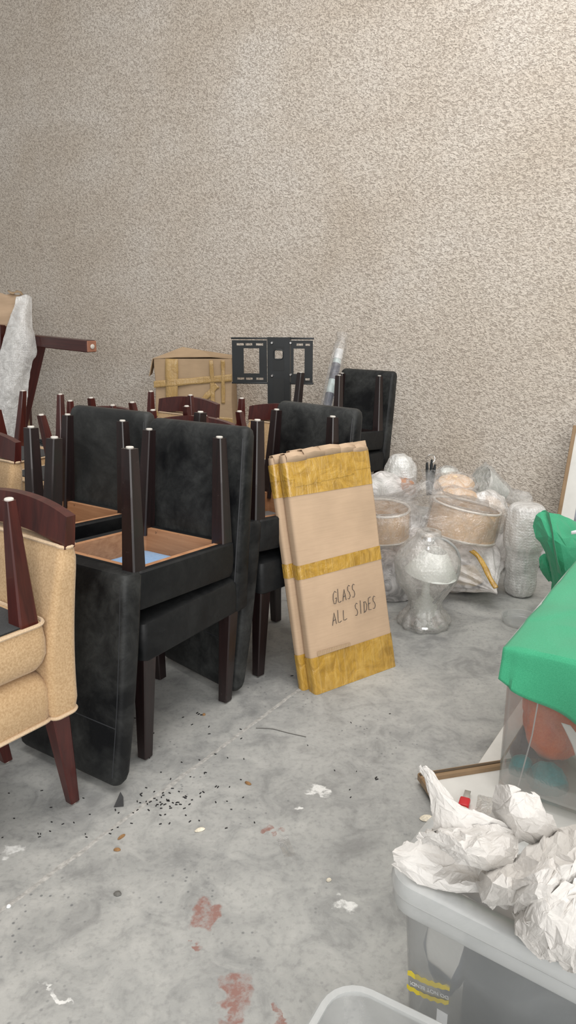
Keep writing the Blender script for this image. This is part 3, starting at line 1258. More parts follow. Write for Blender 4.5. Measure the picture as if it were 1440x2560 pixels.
for x0, x1, wx0, wx1, slots in ((581, 668, 610, 649, ((593, 611), (615, 632), (641, 659))), (727, 781, 734, 761, ((741, 757), (763, 774)))):
    bm = bmesh.new()
    holes = [(X(wx0), X(wx1), Zp(934), Zp(871))]
    for a, b in slots:
        holes += [(X(a), X(b), Zp(950), Zp(944.5)), (X(a), X(b), Zp(864), Zp(858.5))]
    holed_plate(bm, X(x0), X(x1), Zp(956), Zp(851), holes, -0.010, -0.004)
    pl = obj('mounting_plate', bm, M['black_metal'], t, smooth=False)
    for za in (846, 958):
        bm = bmesh.new()
        box(bm, ((X(x0) + X(x1)) / 2, 0.006, Zp(za)), (X(x1) - X(x0) + 0.01, 0.04, 0.012), None, 0.002)
        obj('plate_rail', bm, M['black_metal'], pl)
bm = bmesh.new()
holes = [(X(688), X(707), Zp(896), Zp(876))]
holed_plate(bm, X(671), X(724), 0.04, ztop, holes, -0.012, -0.006)
for x in (X(671), X(724)):
    box(bm, (x, 0.02, (0.04 + ztop) / 2), (0.008, 0.07, ztop - 0.04))
obj('column', bm, M['black_metal'], t, smooth=False)
for za, zb in ((926, 898), (873, 866), (1040, 946)):
    bm = bmesh.new()
    box(bm, (X(697), -0.0135, (Zp(za) + Zp(zb)) / 2), (X(712) - X(684), 0.002, Zp(zb) - Zp(za)))
    obj('perforated_panel', bm, M['perf'], t, smooth=False)
bm = bmesh.new()
ro = rrect(X(709) - X(697), (Zp(874) - Zp(898)) / 2, 0.02, 4, 0, (Zp(874) + Zp(898)) / 2)
tube(bm, [(a, -0.013, b) for a, b in ro], 0.004, 6, closed=True)
obj('cable_ring', bm, M['black_metal'], t)
for bx_, bz_ in ((681, 857), (681, 939), (727, 857), (727, 936)):
    bm = bmesh.new()
    lathe(bm, [(0.011, -0.006), (0.011, 0.0), (0.007, 0.006)], 10)
    bmesh.ops.rotate(bm, cent=(0, 0, 0), matrix=Matrix.Rotation(R(90), 3, 'X'), verts=bm.verts[:])
    obj('bolt', bm, M['steel'], t, loc=(X(bx_), -0.018, Zp(bz_)))
bm = bmesh.new()
box(bm, (0, 0.02, 0.02), (0.55, 0.34, 0.04), None, 0.006)
obj('base', bm, M['black_metal'], t)

# ------------------------------------------------------------------ wrapped tube leaning in the corner by the wall
tp, tb = at(850, 868, 5.40), at(805, 1075, 5.12)
dirv = (tb - tp).normalized()
k = tb.z / -dirv.z
tbot = tb + dirv * (k - 0.012)
t = thing('wrapped_tube', 'plastic sleeved roller tube with white cap and navy print leaning on the wall', 'tube', tbot)
qq = (tp - tbot).to_track_quat('Z', 'Y')
t.rotation_mode = 'QUATERNION'
t.rotation_quaternion = qq
Ln = (tp - tbot).length
for nm_, z0, z1, r0, mt in (('tube_body', 0, Ln - 0.10, 0.030, 'mint'), ('printed_band', Ln - 0.55, Ln - 0.36, 0.0325, 'navy'), ('printed_band', Ln - 0.26, Ln - 0.13, 0.0325, 'navy'), ('end_cap', Ln - 0.10, Ln - 0.02, 0.031, 'white')):
    bm = bmesh.new()
    lathe(bm, [(r0 * 0.8, z0), (r0, z0 + 0.004), (r0, z1 - 0.004), (r0 * 0.85, z1)], 18)
    obj(nm_, bm, M[mt], t)
bm = bmesh.new()
lathe(bm, [(0.05, 0.03), (0.046, 0.4), (0.05, Ln - 0.5), (0.054, Ln - 0.2), (0.046, Ln + 0.02), (0.03, Ln + 0.055), (0.05, Ln + 0.10)], 28, False, False,
      wob=lambda a, z: 1 + 0.10 * nz((math.cos(a) * 1.2, math.sin(a) * 1.2, z * 9), 1) + 0.06 * math.cos(7 * a))
obj('plastic_sleeve', bm, M['film_thin'], t)

# ------------------------------------------------------------------ upended furniture at the left wall
def beam(name, a, b, w_, h_, mat, parent, bev=0.006):
    a, b = Vector(a), Vector(b)
    d = b - a
    bm = bmesh.new()
    box(bm, (0, 0, d.length / 2), (w_, h_, d.length), None, bev, 1)
    o = obj(name, bm, mat, parent, smooth=False)
    o.matrix_world = Matrix.Translation(a) @ d.to_track_quat('Z', 'X').to_matrix().to_4x4()
    return o


org = at(60, 1000, 6.7)
t = thing('upended_table', 'mahogany table turned on end, one leg jutting right from under bubble wrap', 'table', (0, 0, 0))
lg = beam('leg', at(40, 846, 6.75), at(228, 866, 6.05), 0.095, 0.095, M['mahogany'], t)
e1 = at(228, 866, 6.05)
e0 = at(40, 846, 6.75)
de = (e1 - e0).normalized()
beam('leg_end', e1, e1 + de * 0.012, 0.088, 0.088, M['tan'], t, 0.004)
bm = bmesh.new()
lathe(bm, [(0.018, 0), (0.02, 0.006), (0.012, 0.012)], 14)
g = obj('glide', bm, M['glide'], t)
g.matrix_world = Matrix.Translation(e1 + de * 0.012) @ de.to_track_quat('Z', 'X').to_matrix().to_4x4()
p0 = at(100, 865, 6.70)
p1 = at(48, 1090, 6.55)
dd = (p1 - p0).normalized()
beam('stretcher', p0 - dd * 0.03, p0 + dd * (p0.z / -dd.z - 0.01), 0.09, 0.06, M['mahogany'], t)
q0 = at(10, 800, 6.62)
beam('apron', (q0.x, 6.62, 0.0), (q0.x + 0.03, 6.72, at(10, 815, 6.72).z), 0.40, 0.05, M['mahogany'], t)
# cardboard laid over the top
tcd = thing('torn_cardboard', 'torn brown cardboard propped on end above the bubble wrap', 'cardboard', (0, 0, 0))
bm = bmesh.new()
gA, gB = at(-60, 730, 6.60), at(64, 738, 6.66)
gC, gD = at(58, 815, 6.62), at(-60, 818, 6.56)


def f(u, v):
    p = gA.lerp(gB, u).lerp(gD.lerp(gC, u), v)
    return p + Vector((0, 0.02 * nz((u * 3, v * 4, 1), 1), 0.012 * nz((u * 9, v * 2, 4), 1) * (1 - v)))


surf(bm, f, 20, 10)
solid(obj('card_face', bm, M['card'], tcd), 0.02)
bm = bmesh.new()
surf(bm, lambda u, v: at(20 + 40 * u, 728 + 10 * u + 4 * math.sin(u * 7), 6.60 + 0.10 * v) + Vector((0, 0, 0.012 * v + 0.01 * nz((u * 8, v, 2), 1))), 12, 3)
solid(obj('torn_flap', bm, M['card_old'], tcd), 0.006)
gz = at(0, 818, 6.62)
bm = bmesh.new()
box(bm, (gz.x - 0.05, 6.66, gz.z / 2), (0.42, 0.05, gz.z))
obj('backing_board', bm, M['card_old'], tcd)
# bubble wrap draped over it
G = [[at(38, 748, 6.42), at(55, 744, 6.45), at(66, 745, 6.46), at(76, 750, 6.5)],
     [at(14, 830, 6.36), at(40, 820, 6.33), at(62, 815, 6.36), at(80, 820, 6.44)],
     [at(-8, 900, 6.32), at(30, 890, 6.30), at(66, 880, 6.34), at(90, 885, 6.42)],
     [at(-30, 985, 6.30), at(10, 980, 6.28), at(45, 960, 6.32), at(76, 925, 6.40)],
     [at(-50, 1060, 6.30), at(0, 1060, 6.27), at(30, 1050, 6.32), at(66, 1010, 6.38)],
     [at(-60, 1130, 6.30), at(-10, 1130, 6.27), at(25, 1125, 6.32), at(56, 1090, 6.38)]]
bw = sheet('bubble_wrap_drape', G, 60, 30, M['bubble'], 0.03, 5, 3.0, thick=0.004)
tag(bw, 'long sheet of bubble wrap hanging over the upended furniture at the left edge', 'bubble wrap')
# low grey cabinet top seen between the raised legs
t = thing('low_cabinet', 'low grey panel with loose dark cables behind it, seen between raised legs', 'cabinet', (0, 0, 0))
a_, b_ = at(60, 1108, 6.2), at(240, 1150, 5.6)
mid = (a_ + b_) / 2
dd = (b_ - a_)
bm = bmesh.new()
box(bm, (0, 0, 0), (Vector((dd.x, dd.y, 0)).length, 0.30, mid.z - 0.02), None, 0.006)
o = obj('panel', bm, M['plastic_grey'], t, loc=(mid.x, mid.y, (mid.z - 0.02) / 2 + 0.001), rot=(0, 0, math.atan2(dd.y, dd.x)))
for s in range(3):
    bm = bmesh.new()
    tube(bm, [at(66 + 10 * k, 1094 + 2.4 * k + 3 * s + 3 * math.sin(k * 1.3 + s), 6.32 - 0.03 * k) for k in range(9)], 0.009, 6)
    obj('cable', bm, M['black_metal'], t)

# ------------------------------------------------------------------ bags, shades and wrapped lamps by the wall
# lower polythene bag, pinched at its right end
A0, A1 = at(948, 1440, 3.62), at(1252, 1492, 3.28)
A0.z, A1.z = 0.15, 0.055
t = thing('polythene_bag', 'milky polythene bag pinched at its right end, under the two linen shades', 'bag', (0, 0, 0))


bcen = at(1112, 1432, 3.58)
bcen.z = 0.165
pinch = at(1246, 1488, 3.27)
bm = bmesh.new()
rings = []
nU, nT = 60, 84
pd = (pinch - bcen)
pdn = pd.normalized()
p1_ = pdn.cross(Vector((0, 0, 1))).normalized()
p2_ = pdn.cross(p1_).normalized()
for i in range(1, nU):
    ph = PI * i / nU
    ring = []
    for j in range(nT):
        th = 2 * PI * j / nT
        d = pdn * math.cos(ph) + (p1_ * math.cos(th) + p2_ * math.sin(th)) * math.sin(ph)
        p = Vector((d.x * 0.285, d.y * 0.20, d.z * 0.175))
        near = max(0.0, 1 - ph / 1.5)          # folds run out of the pinched end
        k = 1 + 0.055 * near ** 0.6 * math.cos(13 * th + 2.5 * nz((th, ph, 1), 1)) * min(1, ph * 2.5) + 0.09 * nz(d, 1.6, 3) + 0.03 * nz(d, 5, 8)
        p = bcen + p * k
        w_ = max(0.0, 1 - ph / 0.85) ** 1.6
        p = p.lerp(pinch + (p1_ * math.cos(th) + p2_ * math.sin(th)) * 0.022 * min(1, ph * 3), w_)
        p.z = max(0.004, min(p.z, 0.265 + max(0.0, p.x - 0.84) * 0.7))
        ring.append(p)
    rings.append(ring)
loft(bm, rings)
obj('bag_skin', bm, M['poly'], t)
for i_, (px, py, Y, rr, mt, sd_) in enumerate(((1168, 1440, 3.50, (0.085, 0.05, 0.05), 'gold_card', 1), (1178, 1462, 3.52, (0.07, 0.05, 0.03), 'stand_dark', 2),
                                              (1080, 1430, 3.62, (0.10, 0.07, 0.08), 'terracotta', 5), (1215, 1415, 3.50, (0.05, 0.045, 0.06), 'frost', 7))):
    p = at(px, py, Y)
    p.z = max(p.z, rr[2] + 0.02)
    blob('bag_filling', p, rr, M[mt], 0.012, 9, sd_, t, 20, 12)
bm = bmesh.new()
TP = [at(1178, 1376, 3.36), at(1196, 1392, 3.35), at(1212, 1418, 3.32), at(1225, 1446, 3.28), at(1240, 1470, 3.24)]


def f(u, v):
    p = cr_line(TP, u)
    return p + Vector((0.020 * (v - 0.5) * (1.1 + 0.3 * nz((u * 6, 0, 0), 1)), 0, 0.008 * (v - 0.5))) + Vector((0, -0.004 * math.sin(v * PI), 0.002 * nz((u * 20, v * 3, 1), 1)))


surf(bm, f, 20, 4)
solid(obj('tape_strip', bm, M['tape'], t), 0.002)

# left end of the pile: dark heap under the first shade
o = blob('polythene_bundle', at(968, 1455, 3.50), (0.14, 0.13, 0.15), M['poly'], 0.02, 6, 21, None, 40, 26, 0.003)
tag(o, 'dull polythene bundle on the floor, half hidden by the glass packages', 'bundle')
blob('bundle_filling', at(968, 1462, 3.50), (0.11, 0.10, 0.10), M['stand_dark'], 0.015, 8, 22, o, 20, 14, 0.006)


def drum_shade(px, py, Y, r, hgt, tilt, yaw, label, seed):
    c = at(px, py, Y)
    t = thing('lampshade', label, 'lampshade', c - Vector((0, 0, hgt / 2)), 0, 'linen drum shades in the clear bag')
    t.rotation_euler = (tilt[0], tilt[1], yaw)
    bm = bmesh.new()
    n = 56
    rings = [[(rr * math.cos(2 * PI * k / n), rr * math.sin(2 * PI * k / n), z) for k in range(n)] for rr, z in ((r, 0), (r * 0.975, hgt), (r * 0.965, hgt), (r * 0.985, 0))]
    rings.append(rings[0])
    loft(bm, rings, False, False)
    bmesh.ops.remove_doubles(bm, verts=bm.verts[:], dist=1e-6)
    obj('shade_drum', bm, M['shade'], t)
    for z, rr in ((0.003, r * 1.0), (hgt - 0.003, r * 0.975)):
        bm = bmesh.new()
        tube(bm, [(rr * math.cos(2 * PI * k / 48), rr * math.sin(2 * PI * k / 48), z) for k in range(48)], 0.006, 6, closed=True)
        obj('rim_tape', bm, M['shade_rim'], t)
    # bubble wrap tucked around it
    bm = bmesh.new()
    lathe(bm, [(r * 0.8, -0.012), (r * 1.03, -0.008), (r * 1.045, hgt * 0.4), (r * 1.02, hgt * 0.95), (r * 0.99, hgt + 0.014), (r * 0.72, hgt - 0.01), (r * 0.4, hgt * 0.75)], 72, False, False,
          wob=lambda a, z: 1 + 0.022 * nz((math.cos(a) * 3, math.sin(a) * 3, z * 14 + seed), 1))
    obj('wrapping', bm, M['bubble_shade'], t)
    return t


drum_shade(952, 1303, 3.50, 0.142, 0.150, (R(4), R(0), 0), 0, 'left linen drum shade in clear wrap, beside the glass packages', 1.0)
drum_shade(1152, 1300, 3.52, 0.172, 0.158, (R(2), R(11), 0), 0.4, 'right linen drum shade in clear wrap, the wider of the two, above the pinched bag', 5.0)
# clear bag over both shades, gathered on top
c1 = at(952, 1303, 3.50)
c2 = at(1152, 1300, 3.52)
kn = at(1078, 1185, 3.62)
mid = (c1 + c2) / 2
bm = bmesh.new()
rings = []
for z, hx_, hy_, cx_, cy_ in ((c2.z - 0.098, 0.33, 0.165, 0.0, 0.0), (c2.z - 0.07, 0.372, 0.192, 0, 0), (c2.z + 0.03, 0.372, 0.192, 0, 0), (c2.z + 0.082, 0.352, 0.182, 0, 0),
                              (c2.z + 0.094, 0.27, 0.140, 0.0, 0.01), (c2.z + 0.105, 0.19, 0.095, 0.01, 0.03), (c2.z + 0.128, 0.11, 0.06, 0.015, 0.06), (kn.z - 0.035, 0.035, 0.03, 0, 0), (kn.z + 0.015, 0.05, 0.035, 0, 0)):
    ring = []
    top_ = z >= kn.z - 0.04
    cc = kn if top_ else mid
    nn_ = 96
    for k in range(nn_):
        a = 2 * PI * k / nn_
        ca, sa = math.cos(a), math.sin(a)
        ex_ = 0.7
        x = math.copysign(abs(ca) ** ex_, ca) * hx_
        y = math.copysign(abs(sa) ** ex_, sa) * hy_
        wv = 1 + 0.03 * math.cos(11 * a + z * 20) + 0.06 * nz((ca * 2.2, sa * 2.2, z * 9), 1)
        ring.append((cc.x + cx_ + x * wv, cc.y + cy_ + y * wv, z + 0.012 * nz((ca * 3, sa * 3, z * 3 + 4), 1)))
    rings.append(ring)
# refine by linear subdivision between rings with small folds
fine = []
for a, b in zip(rings, rings[1:]):
    for s in range(4):
        q = s / 4
        fine.append([tuple(a[k][i] * (1 - q) + b[k][i] * q + 0.006 * nz((a[k][0] * 14, a[k][1] * 14, (a[k][2] * (1 - q) + b[k][2] * q) * 16 + i * 7), 1) for i in range(3)) for k in range(len(a))])
fine.append(rings[-1])
loft(bm, fine, False, False)
o = obj('clear_bag', bm, M['film_thin'], None)
tag(o, 'large clear plastic bag gathered over the two linen drum shades', 'bag')

# dark metal fitting with a ring, standing out of the pile
kp = at(1074, 1196, 3.72)
t = thing('metal_fitting', 'slim dark metal fitting with a wire ring rising from the pile', 'fitting', kp)
for dx, hh in ((-0.012, 0.085), (0.004, 0.10), (0.017, 0.075)):
    bm = bmesh.new()
    lathe(bm, [(0.007, -0.09), (0.009, 0), (0.008, hh * 0.7), (0.005, hh)], 10)
    obj('rod', bm, M['black_metal'], t, loc=(dx, 0, 0), rot=(0, R(6 * dx / 0.017), 0))
bm = bmesh.new()
tube(bm, [(0.022 * math.cos(a), 0.004 * math.sin(2 * a), 0.105 + 0.022 * math.sin(a)) for a in [2 * PI * k / 24 for k in range(24)]], 0.0017, 6, closed=True)
obj('wire_ring', bm, M['steel'], t)

# heap of wrapped things behind
spec = [('wrapped_bundle', (1000, 1192), 3.95, (0.085, 0.08, 0.13), 'bubble', 'frost', 31, 'crumpled white bubble wrap peak at the back left of the pile', 'bundle'),
        ('wrapped_bundle', (958, 1222), 3.85, (0.115, 0.10, 0.085), 'poly', 'frost', 32, 'pale rounded polythene bundle next to the glass packages', 'bundle'),
        ('wrapped_pot', (1008, 1222), 3.85, (0.085, 0.07, 0.06), 'film', 'terracotta', 33, 'terracotta coloured object in clear film behind the left shade', 'pot'),
        ('wrapped_cushion', (1135, 1212), 3.95, (0.135, 0.09, 0.065), 'film', 'shade', 34, 'flat beige shade wrapped in clear film at the back of the pile', 'bundle'),
        ('wrapped_cushion', (1140, 1250), 3.86, (0.15, 0.09, 0.075), 'film', 'shade', 35, 'beige wrapped bundle just behind the wider linen shade', 'bundle'),
        ('wrapped_bundle', (1215, 1290), 3.85, (0.12, 0.09, 0.135), 'bubble', 'shade', 36, 'bubble wrapped bundle between the wide shade and the tall wrapped lamp', 'bundle'),
        ('film_scrap', (1118, 1188), 4.05, (0.06, 0.05, 0.05), 'film', 'frost', 37, 'small crumpled film bundle in front of the stucco wall', 'bundle'),
        ('wrapped_bundle', (1030, 1400), 3.72, (0.16, 0.11, 0.17), 'poly', 'shade', 38, 'polythene bundle under the shades, behind the wrapped lamp', 'bundle')]
for nm_, (px, py), Y, rr, mt, fill, sd_, lab, cat in spec:
    p = at(px, py, Y)
    o = blob(nm_, p, rr, M[mt], 0.016, 9, sd_, None, 44, 28, 0.004, 0.03, 11)
    tag(o, lab, cat, 'wrapped bundles in the pile')
    blob('filling', p, [x * 0.86 for x in rr], M[fill], 0.008, 6, sd_ + 0.5, o, 22, 14, 0.01)
# supports hidden inside the heap: more bundles standing on the floor
for px, Y, r_, h_, sd_ in ((985, 3.98, 0.15, 0.36, 51), (1120, 3.98, 0.16, 0.34, 52), (1222, 3.92, 0.13, 0.32, 53)):
    p = at(px, 1400, Y)
    o = blob('wrapped_bundle', (p.x, p.y, h_ / 2), (r_, 0.13, h_ / 2 + 0.02), M['poly'], 0.015, 7, sd_, None, 32, 20, 0.003)
    tag(o, 'polythene bundle on the floor carrying the wrapped heap, %s' % {51: 'behind the left shade', 52: 'at the middle near the wall', 53: 'behind the tall wrapped lamp'}[sd_], 'bundle', 'wrapped bundles in the pile')

# conical frosted shade leaning in film with a trailing tail
pc = at(1205, 1212, 3.98)
t = thing('conical_lampshade', 'frosted conical lampshade wrapped in film with a trailing tail, back right of pile', 'lampshade', pc)
t.rotation_euler = (R(-6), R(112), R(6))
bm = bmesh.new()
lathe(bm, [(0.105, -0.02), (0.035, 0.16), (0.030, 0.16), (0.098, -0.018)], 36, False, False)
obj('shade_cone', bm, M['frost'], t)
bm = bmesh.new()
lathe(bm, [(0.02, -0.045), (0.09, -0.035), (0.118, -0.02), (0.09, 0.06), (0.055, 0.15), (0.042, 0.19), (0.05, 0.24), (0.055, 0.30), (0.03, 0.33)], 48, False, False,
      wob=lambda a, z: 1 + 0.05 * math.cos(9 * a + z * 30) + 0.10 * nz((math.cos(a) * 2, math.sin(a) * 2, z * 18), 1))
obj('wrapping', bm, M['film'], t)

# front wrapped table lamp
pL = fl(1060, 1560)
t = thing('wrapped_table_lamp', 'table lamp in clear wrap with frosted cone shade, alone before the pile', 'lamp', (pL.x, pL.y, 0))
bm = bmesh.new()
lathe(bm, [(0.088, 0.003), (0.09, 0.012), (0.086, 0.02), (0.03, 0.026), (0.026, 0.03)], 36)
obj('base', bm, M['chrome'], t)
bm = bmesh.new()
lathe(bm, [(0.026, 0.028), (0.05, 0.05), (0.055, 0.09), (0.04, 0.12), (0.018, 0.15), (0.014, 0.30)], 28)
obj('stem', bm, M['frost'], t)
bm = bmesh.new()
lathe(bm, [(0.118, 0.262), (0.052, 0.372), (0.050, 0.372), (0.115, 0.262)], 44, False, False)
sh = obj('shade', bm, M['frost'], t, loc=(-0.018, -0.01, 0.004), rot=(R(4), R(7), 0))
bm = bmesh.new()
lathe(bm, [(0.014, 0.30), (0.022, 0.37), (0.014, 0.385), (0.030, 0.40), (0.036, 0.415), (0.030, 0.43), (0.010, 0.44)], 24)
obj('lamp_holder', bm, M['chrome'], t)
bm = bmesh.new()
CP = [Vector(q) for q in ((0.02, -0.02, 0.425), (0.07, -0.03, 0.42), (0.125, -0.03, 0.37), (0.140, -0.03, 0.30), (0.118, -0.05, 0.235), (0.06, -0.08, 0.19), (0.02, -0.085, 0.14))]
tube(bm, [cr_line(CP, k / 24) for k in range(25)], 0.006, 8)
obj('cord', bm, M['plastic_grey'], t)
bm = bmesh.new()
prof = [(0.112, 0.002), (0.120, 0.02), (0.108, 0.05), (0.078, 0.085), (0.080, 0.125), (0.104, 0.17), (0.134, 0.22), (0.150, 0.285), (0.146, 0.33), (0.108, 0.385), (0.062, 0.425), (0.052, 0.452), (0.03, 0.456)]
fine = []
for k in range(49):
    q = cr_line([Vector((a, b, 0)) for a, b in prof], k / 48)
    fine.append((q.x, max(0.002, q.y)))
lathe(bm, fine, 84, False, False,
      wob=lambda a, z: 1 + (0.05 if z < 0.1 else 0.018) * math.cos(10 * a + 4 * nz((z * 7, 0, 0), 1)) + 0.05 * nz((math.cos(a) * 2.2, math.sin(a) * 2.2, z * 12), 1))
obj('wrapping', bm, M['lamp_film'], t)

# tall bubble-wrapped lamp at the right of the pile
pR = fl(1298, 1485)
t = thing('bubble_wrapped_lamp', 'tall lamp tightly bubble wrapped, at the right end of the pile', 'lamp', (pR.x, pR.y, 0))
bm = bmesh.new()
lathe(bm, [(0.06, 0.006), (0.06, 0.02), (0.02, 0.03), (0.03, 0.10), (0.04, 0.16), (0.02, 0.24), (0.012, 0.28)], 24)
obj('stem', bm, M['chrome'], t)
bm = bmesh.new()
lathe(bm, [(0.092, 0.27), (0.080, 0.44), (0.077, 0.44), (0.089, 0.27)], 36, False, False)
obj('shade', bm, M['shade_rim'], t)
bm = bmesh.new()
prof = [(0.058, 0.002), (0.072, 0.02), (0.080, 0.06), (0.078, 0.12), (0.084, 0.18), (0.088, 0.24), (0.098, 0.262), (0.102, 0.30), (0.100, 0.38), (0.094, 0.44), (0.072, 0.474), (0.03, 0.482)]
fine = []
for k in range(57):
    q = cr_line([Vector((a, b, 0)) for a, b in prof], k / 56)
    fine.append((q.x, max(0.002, q.y)))
lathe(bm, fine, 84, True, True,
      wob=lambda a, z: 1 + 0.02 * math.cos(8 * a + 3 * nz((z * 9, 2, 0), 1)) + 0.055 * nz((math.cos(a) * 2.5, math.sin(a) * 2.5, z * 16), 1))
obj('wrapping', bm, M['bubble'], t)
p = at(1352, 1412, 3.95)
o = blob('wrapped_bundle', (p.x, p.y, 0.11), (0.08, 0.08, 0.11), M['bubble'], 0.012, 9, 61, None, 30, 20, 0.003)
tag(o, 'grey bubble wrapped bundle between the tall wrapped lamp and the green bag', 'bundle', 'wrapped bundles in the pile')
blob('filling', (p.x, p.y, 0.11), (0.065, 0.065, 0.09), M['slate2'], 0.008, 7, 62, o, 18, 12, 0.01)
# clear plastic lid lying on the floor
pq = fl(1300, 1556)
t = thing('plastic_lid', 'round clear plastic lid lying on the floor beside the green cloth', 'dish', (pq.x, pq.y, 0.0))
bm = bmesh.new()
lathe(bm, [(0.03, 0.006), (0.075, 0.006), (0.080, 0.012), (0.080, 0.03), (0.086, 0.032), (0.084, 0.014), (0.078, 0.002), (0.03, 0.002)], 40, True, True)
obj('lid_shell', bm, M['bin'], t)

# ------------------------------------------------------------------ framed picture leaning at the right
FA, FB = at(1434, 1064, 4.50), at(1386, 1330, 4.30)
fd = (FB - FA).normalized()
FB = FA + fd * ((FA.z - 0.006) / -fd.z)
fx = Vector((math.cos(WALL_ANG), -math.sin(WALL_ANG), 0)).normalized()
fz = (FA - FB).normalized()
fx = (fx - fz * fx.dot(fz)).normalized()
fy = fz.cross(fx)
t = thing('framed_picture', 'brown framed picture with wide white mat leaning at the right edge', 'picture')
t.matrix_world = frame_mtx(FB, fx, fy, fz)
fh = (FA - FB).length
fw_ = 0.62
for nm_, c, s in (('frame_rail', (0.011, 0, fh / 2), (0.022, 0.03, fh)), ('frame_rail', (fw_ - 0.011, 0, fh / 2), (0.022, 0.03, fh)), ('frame_rail', (fw_ / 2, 0, fh - 0.011), (fw_ - 0.044, 0.03, 0.022)), ('frame_rail', (fw_ / 2, 0, 0.011), (fw_ - 0.044, 0.03, 0.022))):
    bm = bmesh.new()
    box(bm, c, s, None, 0.003, 1)
    obj(nm_, bm, M['frame_brown'], t, smooth=False)
bm = bmesh.new()
holed_plate(bm, 0.02, fw_ - 0.02, 0.02, fh - 0.02, [(0.10, fw_ - 0.10, 0.11, fh - 0.10)], -0.003, 0.003)
obj('mat_board', bm, M['mat_white'], t, smooth=False)
bm = bmesh.new()
box(bm, (fw_ / 2, 0.006, fh / 2), (fw_ - 0.10, 0.004, fh - 0.10))
obj('print', bm, M['picture'], t, smooth=False)

# ------------------------------------------------------------------ storage bins on the right
RU = Vector((0.55, 0.835, 0)).normalized()
RV = Vector((RU.y, -RU.x, 0))
RYAW = math.atan2(RV.y, RV.x)


def bin_body(bm, w_, d_, h_, taper, wall_, r=0.035, z0=0.0, flare=0.0):
    """open box of sheet plastic with rounded corners: local x 0..w_, y 0..d_"""
    rings = []
    outer = [(0.0, 1.0), (0.02, 0.55), (0.06, 0.2), (0.15, 0.05), (1.0, 0.0)]
    for q in (0.0, 0.015, 0.05, 0.3, 0.6, 1.0):
        ins = taper * (1 - q) + (0.012 if q == 0 else 0)
        rings.append([(a, b, z0 + h_ * q) for a, b in rrect(w_ / 2 - ins, d_ / 2 - ins, r, 6, w_ / 2, d_ / 2)])
    for q in (1.0, 0.6, 0.3, 0.06, 0.02):
        ins = taper * (1 - q) + wall_ + (0.008 if q == 0.02 else 0)
        rings.append([(a, b, z0 + h_ * q) for a, b in rrect(w_ / 2 - ins, d_ / 2 - ins, max(0.01, r - wall_), 6, w_ / 2, d_ / 2)])
    loft(bm, rings, True, True)


def rim_ring(bm, w_, d_, prof, r=0.04):
    """closed ring following the outline; prof = [(inset, z), ...]"""
    rings = [[(a, b, z) for a, b in rrect(w_ / 2 - i, d_ / 2 - i, max(0.012, r - i), 6, w_ / 2, d_ / 2)] for i, z in prof]
    rings.append(rings[0])
    loft(bm, rings, False, False)
    bmesh.ops.remove_doubles(bm, verts=bm.verts[:], dist=1e-6)


# white board and brown frame lying on the floor under the bin
wb = fl(1188, 1925)
t = thing('white_board', 'white board lying flat on the floor under the clear bin', 'board', (wb.x, wb.y, 0), RYAW)
bm = bmesh.new()
box(bm, (0.25, 0.30, 0.006), (0.50, 0.95, 0.010), None, 0.002, 1)
obj('board', bm, M['mat_white'], t, smooth=False)
bm = bmesh.new()
box(bm, (0.058, 0.30, 0.0125), (0.006, 0.93, 0.003))
obj('inner_line', bm, M['frame_brown'], t, smooth=False)

FC = fl(1042, 1945, 0.02)
f1 = (fl(1240, 1906, 0.03) - FC)
f1.z = 0
f1 = f1.normalized()
f2 = Vector((f1.y, -f1.x, 0))
t = thing('floor_frame', 'brown picture frame with pale backing lying flat, its corner by the tissue paper', 'frame')
t.matrix_world = frame_mtx(Vector((FC.x, FC.y, 0.013)), f1, -f2, Vector((0, 0, 1)))
FL1, FL2 = 0.52, 0.42
for c, s in (((FL1 / 2, -0.014, 0.014), (FL1, 0.028, 0.026)), ((FL1 / 2, -FL2 + 0.014, 0.014), (FL1, 0.028, 0.026)), ((0.014, -FL2 / 2, 0.014), (0.028, FL2 - 0.056, 0.026)), ((FL1 - 0.014, -FL2 / 2, 0.014), (0.028, FL2 - 0.056, 0.026))):
    bm = bmesh.new()
    box(bm, c, s, None, 0.004, 1)
    obj('frame_rail', bm, M['frame_brown'], t, smooth=False)
    bm = bmesh.new()
    k_ = 0.35
    box(bm, (c[0], c[1] + (0 if s[0] > s[1] else 0), c[2] + 0.014), (s[0] - 0.004, s[1] * k_, 0.004) if s[0] > s[1] else (s[0] * k_, s[1] - 0.004, 0.004), None, 0.0015, 1)
    obj('frame_bead', bm, M['frame_dark'], t, smooth=False)
bm = bmesh.new()
box(bm, (FL1 / 2, -FL2 / 2, 0.006), (FL1 - 0.05, FL2 - 0.05, 0.006))
obj('backing', bm, M['mat_white'], t, smooth=False)

# snap-off knife on the frame
ka, kb = fl(1155, 2030, 0.03), fl(1172, 1972, 0.03)
kd = kb - ka
t = thing('utility_knife', 'small utility knife with red collar lying on the floor frame', 'knife', (ka.x, ka.y, 0.027), math.atan2(kd.y, kd.x))
for nm_, c, s, mt in (('handle', (-0.03, 0, 0.008), (0.09, 0.024, 0.014), 'tan'), ('collar', (0.034, 0, 0.009), (0.040, 0.030, 0.017), 'red'), ('blade', (0.072, 0, 0.008), (0.05, 0.018, 0.0015), 'steel')):
    bm = bmesh.new()
    box(bm, c, s, None, min(s) * 0.3, 2)
    obj(nm_, bm, M[mt], t)
o = sheet('plastic_sheet', [[fl(1195, 1990, 0.045), fl(1240, 2000, 0.06)], [fl(1180, 2050, 0.05), fl(1240, 2060, 0.07)]], 14, 14, M['film_thin'], 0.008, 18, 71)
tag(o, 'scrap of clear plastic sheet on the floor frame next to the knife', 'plastic sheet')

